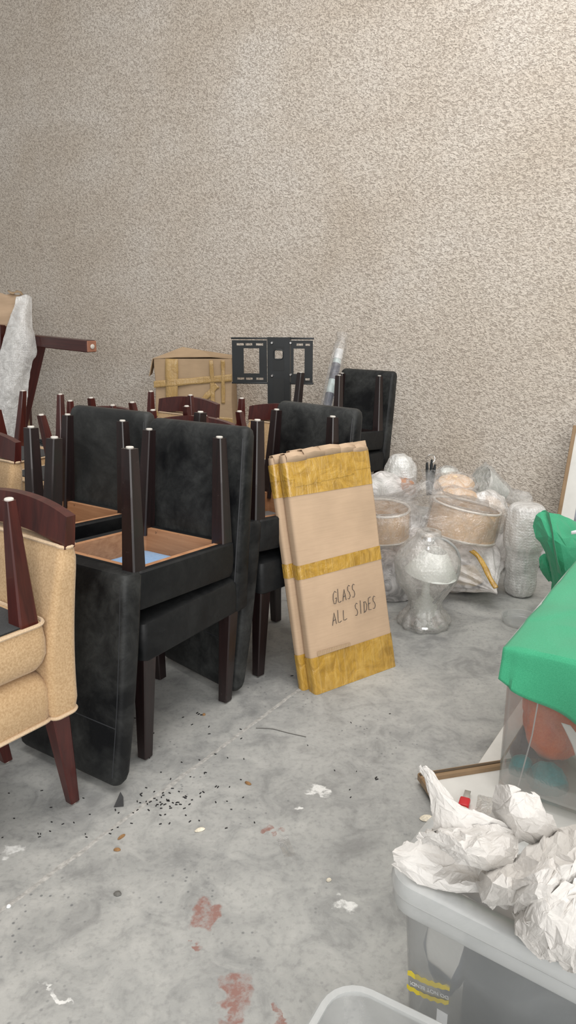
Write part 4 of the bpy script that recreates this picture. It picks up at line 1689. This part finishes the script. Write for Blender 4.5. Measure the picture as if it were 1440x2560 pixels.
# tall clear bin with cloth inside, green cloth on top
GC = fl(1240, 1966, 0.05)
GO = Vector((GC.x, GC.y, 0.0))
t = thing('clear_bin', 'clear plastic bin holding orange and teal cloth, under the green cloth', 'bin', (GO.x, GO.y, 0.044), RYAW)
GW, GD, GH = 0.56, 0.80, 0.455
bm = bmesh.new()
bin_body(bm, GW, GD, GH, 0.001, 0.003, 0.022)
obj('bin_wall', bm, M['bin_clear'], t)
bm = bmesh.new()
rim_ring(bm, GW, GD, [(-0.012, GH - 0.02), (-0.012, GH), (0.004, GH), (0.004, GH - 0.004), (-0.006, GH - 0.02)], 0.03)
obj('bin_rim', bm, M['bin_rim'], t)
bm = bmesh.new()
tube(bm, [(0.10, 0.012, GH - 0.02), (0.085, 0.010, 0.2), (0.06, 0.012, 0.02)], 0.0022, 6)
obj('slant_line', bm, M['bin_rim'], t)  # thin pale line slanting down inside the front wall


def gl(x, y, z):
    p = GO + RV * x + RU * y
    return Vector((p.x, p.y, z))


def inside(px, py, Y):
    return at(px, py, Y)


o = blob('orange_cloth', at(1392, 1790, 2.02), (0.095, 0.10, 0.125), M['orange'], 0.022, 9, 81, None, 56, 40, None, 0.05, 7)
tag(o, 'bundled orange cloth inside the clear bin', 'cloth')
o = blob('teal_cloth', at(1302, 1930, 1.965), (0.034, 0.030, 0.060), M['teal'], 0.006, 12, 82, None, 30, 20, None, 0.05)
tag(o, 'teal cloth bundle against the left wall of the clear bin', 'cloth')
o = blob('teal_cloth', at(1366, 1965, 1.90), (0.052, 0.05, 0.062), M['teal'], 0.010, 12, 83, None, 30, 20, None, 0.05)
tag(o, 'darker teal cloth lying under the orange cloth in the clear bin', 'cloth')
o = blob('plum_cloth', at(1322, 1890, 2.06), (0.050, 0.05, 0.115), M['plum'], 0.010, 10, 84, None, 30, 20, None, 0.05)
tag(o, 'plum grey cloth roll between the teal cloths in the clear bin', 'cloth')
o = sheet('paper_strip', [[gl(0.155, 0.026, 0.30), gl(0.18, 0.026, 0.30)], [gl(0.20, 0.024, 0.22), gl(0.235, 0.024, 0.24)], [gl(0.225, 0.024, 0.14), gl(0.30, 0.024, 0.17)], [gl(0.25, 0.024, 0.08), gl(0.29, 0.024, 0.09)]], 20, 6, M['mat_white'], 0.004, 14, 85)
tag(o, 'curling pale paper strip pressed against the clear bin wall', 'paper')

# green cloth: lies on the bin and hangs over its front
ZT = 0.044 + GH + 0.006
bm = bmesh.new()


def f(u, v):
    a = -0.008 + 0.62 * u           # to the right
    b = -0.115 + 1.03 * v           # front hang first, then away
    hang = 0.086 + 0.25 * u + 0.008 * math.sin(u * 13)
    if b < 0:
        s = -b / 0.115
        z = ZT - hang * s
        y = -0.017 - 0.010 * s - 0.010 * math.sin(u * 16 + 1) * s * (u > 0.05)
        if s < 0.3:
            z = ZT - hang * s * s * 1.8 - 0.0 if s < 0.3 else z
    else:
        z, y = ZT, b - 0.017
    p = gl(a, y, z)
    k = 0.012 * max(0, nz((a * 5, b * 5, 2), 1)) + 0.010 * max(0.0, ridged((a, b, 0), 4.5, 3))
    if b >= 0:
        p.z += k
        p.z -= 0.025 * (max(0, 0.05 - a) / 0.05) ** 2 * 0.3
    else:
        p += RU * -k * (0.3 + (-b / 0.115))
    return p


surf(bm, f, 64, 110)
o = obj('green_cloth', bm, M['green'], None)
solid(o, 0.0015)
tag(o, 'smooth green cloth spread over the clear bin and hanging over its front', 'cloth')

papers = 'crumpled tissue papers on the bin'


def tissue(G, nu, nv, amp, sc_, seed, lab, rag=0.004, name='tissue_paper', mat='paper', parent=None):
    """crumpled paper: flat facets between jittered folds, split once more into finer ones"""
    rnd = random.Random(int(seed * 10))
    nu, nv = max(6, int(nu * 0.115)), max(6, int(nv * 0.115))
    bm = bmesh.new()
    g = []
    for a in range(nu + 1):
        row = []
        for b in range(nv + 1):
            ea, eb = a in (0, nu), b in (0, nv)
            u = (a + (0 if ea else rnd.uniform(-0.42, 0.42))) / nu
            v = (b + (0 if eb else rnd.uniform(-0.42, 0.42))) / nv
            p = net(G, u, v)
            q = p + Vector((rnd.uniform(-1, 1) * 0.5, rnd.uniform(-1, 1) * 0.5, rnd.uniform(-1, 1))) * amp * (0.6 if ea or eb else 0.75) \
                + crumple(p, amp * 0.8, sc_ * 0.6, seed)
            if ea or eb:
                q += Vector((rnd.uniform(-1, 1), rnd.uniform(-1, 1), 0)) * rag
            row.append(bm.verts.new(q))
        g.append(row)
    for a in range(nu):
        for b in range(nv):
            v0, v1, v2, v3 = g[a][b], g[a + 1][b], g[a + 1][b + 1], g[a][b + 1]
            if rnd.random() < 0.5:
                bm.faces.new((v0, v1, v2))
                bm.faces.new((v0, v2, v3))
            else:
                bm.faces.new((v0, v1, v3))
                bm.faces.new((v1, v2, v3))
    for lev in (0.20, 0.09, 0.035):
        old = set(bm.verts)
        bmesh.ops.subdivide_edges(bm, edges=bm.edges[:], cuts=1, use_grid_fill=True)
        for vv in bm.verts:
            if vv not in old:
                vv.co += Vector((rnd.uniform(-1, 1) * 0.6, rnd.uniform(-1, 1) * 0.6, rnd.uniform(-1, 1))) * amp * lev
    o = obj(name, bm, M[mat], parent, smooth=False)
    solid(o, 0.0005 if mat == 'paper' else 0.0015)
    if parent is not None:
        return o
    return tag(o, lab, 'paper', papers)


# second green bag, folded and standing beyond
gb = thing('green_bag', 'crumpled green fabric bag with a white label, beyond the green covered bin', 'bag', (0, 0, 0))
YB = 3.02
G = [[at(1332, 1318, YB), at(1345, 1282, YB - 0.02), at(1400, 1290, YB), at(1470, 1318, YB + 0.05), at(1560, 1330, YB + 0.1)],
     [at(1340, 1345, YB - 0.02), at(1372, 1330, YB - 0.10), at(1420, 1345, YB - 0.08), at(1480, 1355, YB - 0.02), at(1560, 1370, YB)],
     [at(1362, 1375, YB - 0.02), at(1384, 1372, YB - 0.10), at(1430, 1390, YB - 0.10), at(1490, 1400, YB - 0.04), at(1560, 1410, YB)],
     [at(1378, 1440, YB), at(1400, 1440, YB - 0.08), at(1440, 1450, YB - 0.08), at(1500, 1460, YB), at(1560, 1470, YB)],
     [at(1390, 1530, YB + 0.02), at(1410, 1535, YB - 0.02), at(1450, 1540, YB - 0.02), at(1500, 1540, YB), at(1560, 1540, YB)]]
tissue(G, 62, 80, 0.007, 6, 3.1, '', 0.001, 'bag_front', 'green', gb)
G = [[at(1345, 1284, YB), at(1362, 1276, YB), at(1372, 1283, YB - 0.06)],
     [at(1352, 1320, YB + 0.02), at(1366, 1310, YB - 0.04), at(1382, 1330, YB - 0.12)],
     [at(1362, 1375, YB + 0.04), at(1376, 1372, YB - 0.04), at(1392, 1395, YB - 0.13)],
     [at(1372, 1430, YB + 0.04), at(1388, 1430, YB - 0.04), at(1404, 1440, YB - 0.12)]]
tissue(G, 60, 52, 0.0035, 6, 4.2, '', 0.001, 'bag_fold', 'green', gb)
G = [[at(1348, 1395, YB + 0.06), at(1362, 1385, YB + 0.05), at(1380, 1392, YB + 0.03)],
     [at(1350, 1425, YB + 0.06), at(1366, 1420, YB + 0.02), at(1388, 1430, YB + 0.03)],
     [at(1372, 1455, YB + 0.08), at(1382, 1455, YB + 0.04), at(1398, 1465, YB + 0.03)]]
tissue(G, 52, 52, 0.004, 6, 5.3, '', 0.001, 'bag_fold', 'green', gb)
bm = bmesh.new()
surf(bm, lambda u, v: at(1428 + 60 * u, 1322 - 8 * u + 14 * v + 6 * (1 - u) * (1 - v), YB - 0.125) + Vector((0, 0, 0)), 3, 2)
solid(obj('label', bm, M['white'], gb), 0.001)
gp = at(1470, 1500, YB + 0.06)
bm = bmesh.new()
box(bm, (gp.x + 0.10, gp.y + 0.08, 0.16), (0.42, 0.26, 0.32), Matrix.Rotation(RYAW, 3, 'Z'), 0.03, 3)
obj('bag_body', bm, M['green'], gb)

# ------------------------------------------------------------------ front storage bin with lid
SO = fl(953, 2182, 0.40)
SYAW = math.atan2(-0.588, 0.81)
SV = Vector((math.cos(SYAW), math.sin(SYAW), 0))
SU = Vector((-SV.y, SV.x, 0))
SW, SD, SH = 0.66, 0.255, 0.385
t = thing('storage_bin', 'frosted storage bin with lid and tissue paper heaped on top', 'bin', (SO.x, SO.y, 0), SYAW)
bm = bmesh.new()
bm2 = bmesh.new()
bin_body(bm, SW - 0.044, SD - 0.044, SH - 0.02, 0.018, 0.003, 0.045)
bmesh.ops.translate(bm, vec=(0.022, 0.022, 0), verts=bm.verts[:])
obj('bin_wall', bm, M['bin'], t)
bm2.free()
bm = bmesh.new()
rim_ring(bm, SW - 0.006, SD - 0.006, [(0.004, SH - 0.058), (0.0, SH - 0.05), (0.0, SH - 0.026), (0.02, SH - 0.024), (0.021, SH - 0.05), (0.012, SH - 0.058)], 0.055)
bmesh.ops.translate(bm, vec=(0.003, 0.003, 0), verts=bm.verts[:])
obj('bin_rim', bm, M['bin_rim'], t)
lid = None
bm = bmesh.new()
rim_ring(bm, SW, SD, [(0.0, SH - 0.022), (-0.002, SH - 0.006), (0.003, SH + 0.008), (0.014, SH + 0.014), (0.030, SH + 0.013), (0.050, SH + 0.002), (0.058, SH - 0.004), (0.058, SH - 0.007), (0.030, SH + 0.006), (0.012, SH + 0.004), (0.004, SH - 0.022)], 0.06)
lid = obj('lid', bm, M['bin_rim'], t)
bm = bmesh.new()
rings = [[(a, b, z) for a, b in rrect(SW / 2 - 0.057, SD / 2 - 0.057, 0.02, 5, SW / 2, SD / 2)] for z in (SH - 0.008, SH - 0.004)]
loft(bm, rings)
obj('lid_panel', bm, M['bin'], lid)


def sl(x, y, z):
    p = SO + SV * x + SU * y
    return Vector((p.x, p.y, z))


def in_bin(nm_, c, s, mt, lab, cat, yaw=0.0, bev=0.004):
    bm = bmesh.new()
    box(bm, (0, 0, 0), s, None, bev, 2)
    o = obj(nm_, bm, M[mt], None, loc=sl(*c), rot=(0, 0, SYAW + yaw))
    tag(o, lab, cat)
    return o


in_bin('slate_carton', (0.25, 0.13, 0.183), (0.20, 0.15, 0.34), 'slate', 'slate grey carton inside the frosted bin, behind the sticker end', 'carton')
in_bin('grey_carton', (0.48, 0.125, 0.168), (0.25, 0.16, 0.31), 'slate2', 'wide grey carton inside the frosted bin, right of the slate one', 'carton')
o = blob('blue_cloth', sl(0.090, 0.12, 0.20), (0.036, 0.055, 0.13), M['blue_grey'], 0.008, 12, 101, None, 28, 20)
tag(o, 'blue grey cloth standing in the left end of the frosted bin', 'cloth')
o = sheet('grey_cloth', [[sl(0.09, 0.055, 0.33), sl(0.14, 0.05, 0.33)], [sl(0.075, 0.05, 0.27), sl(0.15, 0.045, 0.28)], [sl(0.08, 0.05, 0.20), sl(0.13, 0.045, 0.19)]], 14, 10, M['mat_white'], 0.006, 14, 102)
tag(o, 'small pale cloth hanging before the blue one in the frosted bin', 'cloth')
o = sheet('blue_film', [[sl(0.12, 0.07, SH - 0.014), sl(0.14, 0.14, SH - 0.014)], [sl(0.24, 0.06, SH - 0.014), sl(0.26, 0.12, SH - 0.014)], [sl(0.40, 0.06, SH - 0.014), sl(0.36, 0.09, SH - 0.014)]], 20, 8, M['blue_grey'], 0.004, 20, 103)
tag(o, 'blue film lying just under the lid of the frosted bin', 'film')

# sticker: yellow zigzag label, upside down, and a plain white label low on the wall
stk = bpy.data.objects.new('warning_sticker', None)
C.objects.link(stk)
stk.parent = t
YS = 0.034
stk.location = (0.008, 0, 0)
pts_top, pts_bot = [], []
S0 = (0.046, 0.118)
for k in range(13):
    x = 0.040 + 0.086 * k / 12
    zc = 0.152 + 0.018 * k / 12 - 0.006 * math.sin(PI * k / 12)
    pts_top.append((x, YS, zc + 0.022 + (0.004 if k % 2 else 0)))
    pts_bot.append((x, YS, zc - 0.020 - (0.004 if k % 2 else 0)))
for nm_, f0, f1_ in (('yellow_band', 0.74, 1.0), ('yellow_band', 0.0, 0.22)):
    bm = bmesh.new()
    rowsB = []
    for a, b in zip(pts_bot, pts_top):
        q0 = Vector(a).lerp(Vector(b), f0)
        q1 = Vector(a).lerp(Vector(b), f1_)
        rowsB.append([q0, q1])
    loft(bm, rowsB, False, False, closed=False)
    solid(obj(nm_, bm, M['yellow'], stk, smooth=False), 0.0006)
fc = bpy.data.curves.new('sticker_text', 'FONT')
fc.body = 'DO NOT BEND!'
fc.size = 0.0112
fc.extrude = 0.0002
fc.align_x = 'CENTER'
fc.align_y = 'CENTER'
fc.materials.append(M['white'])
fo = bpy.data.objects.new('sticker_text', fc)
C.objects.link(fo)
fo.parent = stk
fo.location = (0.086, YS - 0.0006, 0.157)
fo.rotation_euler = (R(90), R(180 - 11), 0)
to_mesh(fo)
bm = bmesh.new()
wl = (0.155, 0.012, 0.075)
box(bm, (0.122, 0.0365, 0.105), (0.022, 0.001, 0.034), None, 0.0004, 1)
obj('white_label', bm, M['white'], t, smooth=False)

# ------------------------------------------------------------------ empty bin at the bottom edge
TO = fl(866, 2445, 0.25)
t = thing('small_bin', 'small frosted open bin at the bottom edge, in front of the lidded bin', 'bin', (TO.x - 0.012, TO.y, 0), RYAW + 0.06)
TW, TD, TH = 0.42, 0.30, 0.25
bm = bmesh.new()
bin_body(bm, TW, TD, TH, 0.03, 0.003, 0.05)
bmesh.ops.translate(bm, vec=(0, -TD, 0), verts=bm.verts[:])
obj('bin_wall', bm, M['bin'], t)
bm = bmesh.new()
rim_ring(bm, TW, TD, [(-0.012, TH - 0.022), (-0.012, TH - 0.004), (-0.006, TH + 0.002), (0.006, TH + 0.002), (0.006, TH - 0.004), (-0.006, TH - 0.022)], 0.06)
bmesh.ops.translate(bm, vec=(0, -TD, 0), verts=bm.verts[:])
obj('bin_rim', bm, M['bin_rim'], t)

# ------------------------------------------------------------------ tissue paper heap
def P(px, py, z):
    return fl(px, py, z)


papers = 'crumpled tissue papers on the bin'


G = [[P(984, 2172, .408), P(1050, 2212, .402), P(1130, 2236, .402), P(1202, 2228, .41)],
     [P(981, 2150, .430), P(1052, 2186, .420), P(1130, 2216, .422), P(1198, 2208, .43)],
     [P(985, 2128, .450), P(1060, 2142, .436), P(1140, 2165, .418), P(1192, 2180, .42)],
     [P(1010, 2112, .465), P(1070, 2104, .450), P(1150, 2120, .430), P(1210, 2150, .43)]]
tissue(G, 70, 100, 0.0045, 10, 1.1, 'torn flat tissue paper flap at the left corner of the bin lid', 0.005)
G = [[P(1042, 2104, .470), P(1085, 2122, .475), P(1145, 2156, .480), P(1200, 2182, .470), P(1262, 2204, .455)],
     [P(1048, 2086, .490), P(1100, 2102, .505), P(1160, 2132, .515), P(1220, 2156, .505), P(1276, 2172, .480)],
     [P(1072, 2080, .485), P(1130, 2082, .515), P(1190, 2096, .530), P(1250, 2112, .520), P(1294, 2140, .490)],
     [P(1086, 2076, .475), P(1150, 2070, .505), P(1210, 2066, .515), P(1260, 2072, .505), P(1300, 2098, .480)]]
tissue(G, 80, 120, 0.007, 10, 2.3, 'bright upper tissue paper layer crossing the left half of the heap', 0.005)
G = [[P(1046, 1921, .60), P(1058, 1919, .605), P(1066, 1921, .60)],
     [P(1062, 1960, .575), P(1076, 1950, .59), P(1092, 1950, .575)],
     [P(1073, 2010, .535), P(1100, 1990, .56), P(1130, 2002, .545)],
     [P(1082, 2062, .50), P(1130, 2040, .53), P(1185, 2033, .525)],
     [P(1088, 2105, .475), P(1160, 2088, .505), P(1245, 2052, .515)],
     [P(1120, 2130, .455), P(1190, 2125, .48), P(1292, 2088, .485)]]
tissue(G, 120, 80, 0.0045, 9, 3.7, 'tissue paper rising to a thin curled tip above the frame corner', 0.002)
G = [[P(1243, 1962, .55), P(1275, 1966, .57), P(1315, 1986, .555), P(1347, 1985, .55)],
     [P(1236, 2000, .52), P(1275, 2010, .555), P(1325, 2022, .55), P(1372, 2040, .53)],
     [P(1225, 2040, .49), P(1280, 2060, .52), P(1340, 2072, .52), P(1394, 2078, .49)],
     [P(1215, 2075, .45), P(1290, 2104, .48), P(1345, 2118, .47), P(1402, 2124, .44)]]
tissue(G, 70, 80, 0.0065, 9, 4.9, 'shaded tissue paper sheet standing before the clear bin with teal cloth', 0.006)
G = [[P(1192, 2200, .42), P(1215, 2172, .45), P(1260, 2155, .48), P(1315, 2160, .47)],
     [P(1192, 2240, .43), P(1228, 2215, .495), P(1270, 2200, .515), P(1315, 2200, .49)],
     [P(1212, 2266, .41), P(1245, 2252, .465), P(1285, 2250, .485), P(1315, 2250, .46)],
     [P(1228, 2278, .40), P(1260, 2276, .41), P(1290, 2284, .415), P(1320, 2290, .42)]]
tissue(G, 60, 60, 0.008, 12, 5.3, 'tight tissue paper ball in the middle of the heap', 0.003)
G = [[P(1285, 2150, .46), P(1345, 2100, .48), P(1400, 2078, .48), P(1470, 2060, .48), P(1600, 2040, .47)],
     [P(1272, 2200, .50), P(1340, 2165, .56), P(1410, 2150, .565), P(1490, 2140, .555), P(1620, 2130, .5)],
     [P(1272, 2250, .48), P(1345, 2245, .545), P(1420, 2235, .53), P(1500, 2235, .51), P(1640, 2240, .46)],
     [P(1290, 2290, .44), P(1345, 2290, .47), P(1420, 2285, .455), P(1510, 2300, .44), P(1650, 2310, .42)]]
tissue(G, 90, 120, 0.009, 9, 6.1, 'large crumpled tissue paper mound at the back of the lid, right half', 0.004)
G = [[P(1305, 2272, .49), P(1365, 2238, .545), P(1440, 2212, .555), P(1510, 2200, .55), P(1650, 2200, .52)],
     [P(1300, 2320, .45), P(1350, 2310, .505), P(1430, 2290, .525), P(1510, 2300, .51), P(1650, 2330, .46)],
     [P(1322, 2365, .425), P(1370, 2370, .455), P(1430, 2385, .475), P(1520, 2420, .46), P(1650, 2460, .43)],
     [P(1345, 2395, .402), P(1380, 2408, .402), P(1436, 2434, .402), P(1530, 2478, .402), P(1650, 2525, .402)]]
tissue(G, 80, 120, 0.009, 9, 7.7, 'crumpled tissue paper mound spilling to the front edge of the lid', 0.004)
G = [[P(1284, 2290, .42), P(1300, 2262, .46), P(1332, 2258, .48)],
     [P(1283, 2330, .42), P(1310, 2310, .475), P(1342, 2300, .49)],
     [P(1310, 2366, .408), P(1330, 2350, .445), P(1352, 2340, .46)],
     [P(1345, 2396, .402), P(1352, 2378, .415), P(1364, 2366, .43)]]
tissue(G, 50, 50, 0.006, 12, 8.9, 'small curled tissue paper fold in the middle of the front edge', 0.003)

# ------------------------------------------------------------------ litter on the floor
random.seed(4)
bm = bmesh.new()


def fleck(px, py, s):
    p = fl(px, py)
    a = random.uniform(0, PI)
    box(bm, (p.x, p.y, s * 0.25), (s * random.uniform(1.2, 2.2), s * 0.7, s * 0.45), Matrix.Rotation(a, 3, 'Z'))


for _ in range(45):
    fleck(random.gauss(400, 55), random.gauss(2005, 16), 0.0042)
for _ in range(40):
    fleck(random.uniform(330, 640), random.uniform(1790, 2080), 0.004)
for _ in range(22):
    fleck(random.uniform(0, 330), random.uniform(1960, 2100), 0.0035)
for _ in range(14):
    fleck(random.uniform(560, 980), random.uniform(1640, 2050), 0.0035)
for px, py in ((493, 1783), (497, 1786), (503, 1788), (940, 1945), (942, 1949), (730, 1690)):
    fleck(px, py, 0.005)
o = obj('rubber_crumbs', bm, M['fleck'], None, smooth=False)
o['kind'] = 'stuff'
o['label'] = 'black crumbs scattered on the concrete in front of the chairs'
o['category'] = 'crumbs'
for nm_, px, py, ln, wd, ang, mt, lab in (('dry_leaf', 500, 2076, 0.030, 0.014, 0.4, 'crumb', 'pale dry leaf flake on the concrete between the stains and chairs'),
                                          ('dry_leaf', 304, 2094, 0.026, 0.008, 0.9, 'leaf', 'narrow brown leaf scrap by the floor joint'),
                                          ('dry_leaf', 293, 2126, 0.020, 0.010, 0.0, 'leaf', 'short brown leaf scrap just below the narrow one'),
                                          ('wood_chip', 510, 1788, 0.012, 0.010, 0.2, 'leaf', 'tiny tan chip near the black leg tips'),
                                          ('dry_leaf', 620, 1960, 0.024, 0.010, -0.6, 'leaf', 'faded leaf scrap in the middle of the floor'),
                                          ('fluff_ball', 294, 2236, 0.020, 0.016, 0.0, 'slate2', 'grey fluff ball on the floor at lower left'),
                                          ('plaster_flake', 1066, 2047, 0.040, 0.028, 0.4, 'crumb', 'cream plaster flake on the floor left of the tissue paper'),
                                          ('plaster_flake', 822, 2202, 0.014, 0.009, 0.4, 'crumb', 'tiny cream flake on open floor left of the frosted bin'),
                                          ('plaster_flake', 22, 2268, 0.012, 0.010, 0.4, 'white', 'small white flake at the left end of the floor joint')):
    p = fl(px, py)
    bm = bmesh.new()
    nn_ = 12
    rings = []
    for j, (k_, z_) in enumerate(((0.9, 0.0005), (1.0, 0.0025), (0.75, 0.006), (0.3, 0.008))):
        rings.append([(k_ * ln / 2 * math.cos(2 * PI * i / nn_) * (1 + 0.35 * nz((i * 1.7, px, 0), 1)), k_ * wd / 2 * math.sin(2 * PI * i / nn_) * (1 + 0.35 * nz((i * 2.1, py, 0), 1)), z_ * (1 + 0.5 * nz((i, j, px), 1))) for i in range(nn_)])
    loft(bm, rings)
    o = obj(nm_, bm, M[mt], None, smooth=False, loc=(p.x, p.y, 0), rot=(0, 0, ang))
    tag(o, lab, 'litter')
# black scrap, bent
p = fl(297, 2012)
bm = bmesh.new()
q0, q1, q2, q3 = Vector((-0.012, -0.012, 0.001)), Vector((0.016, -0.008, 0.001)), Vector((0.012, 0.012, 0.018)), Vector((0.002, 0.02, 0.03))
vs = [bm.verts.new(q) for q in (q0, q1, q2, q3)]
bm.faces.new((vs[0], vs[1], vs[2]))
bm.faces.new((vs[0], vs[2], vs[3]))
o = obj('leather_scrap', bm, M['fleck'], None, smooth=False, loc=(p.x, p.y, 0.0))
solid(o, 0.0015)
tag(o, 'bent black scrap standing on the floor beside the mahogany leg', 'litter')
p = fl(715, 2118)
bm = bmesh.new()
surf(bm, lambda u, v: Vector(((u - 0.5) * 0.032, (v - 0.5) * 0.075, 0.0015 + 0.001 * nz((u * 4, v * 6, 1), 1))), 6, 12)
o = obj('tape_scrap', bm, M['film_thin'], None, loc=(p.x, p.y, 0), rot=(0, 0, 0.3))
tag(o, 'strip of clear tape stuck on the open concrete', 'litter')
bm = bmesh.new()
HP = [fl(640, 1820, 0.002), fl(680, 1822, 0.002), fl(720, 1832, 0.002), fl(765, 1842, 0.002)]
tube(bm, [cr_line(HP, k / 20) for k in range(21)], 0.0012, 5)
o = obj('thin_cord', bm, M['slate2'], None)
tag(o, 'thin dark thread lying by the floor joint before the packages', 'litter')

bpy.context.view_layer.update()
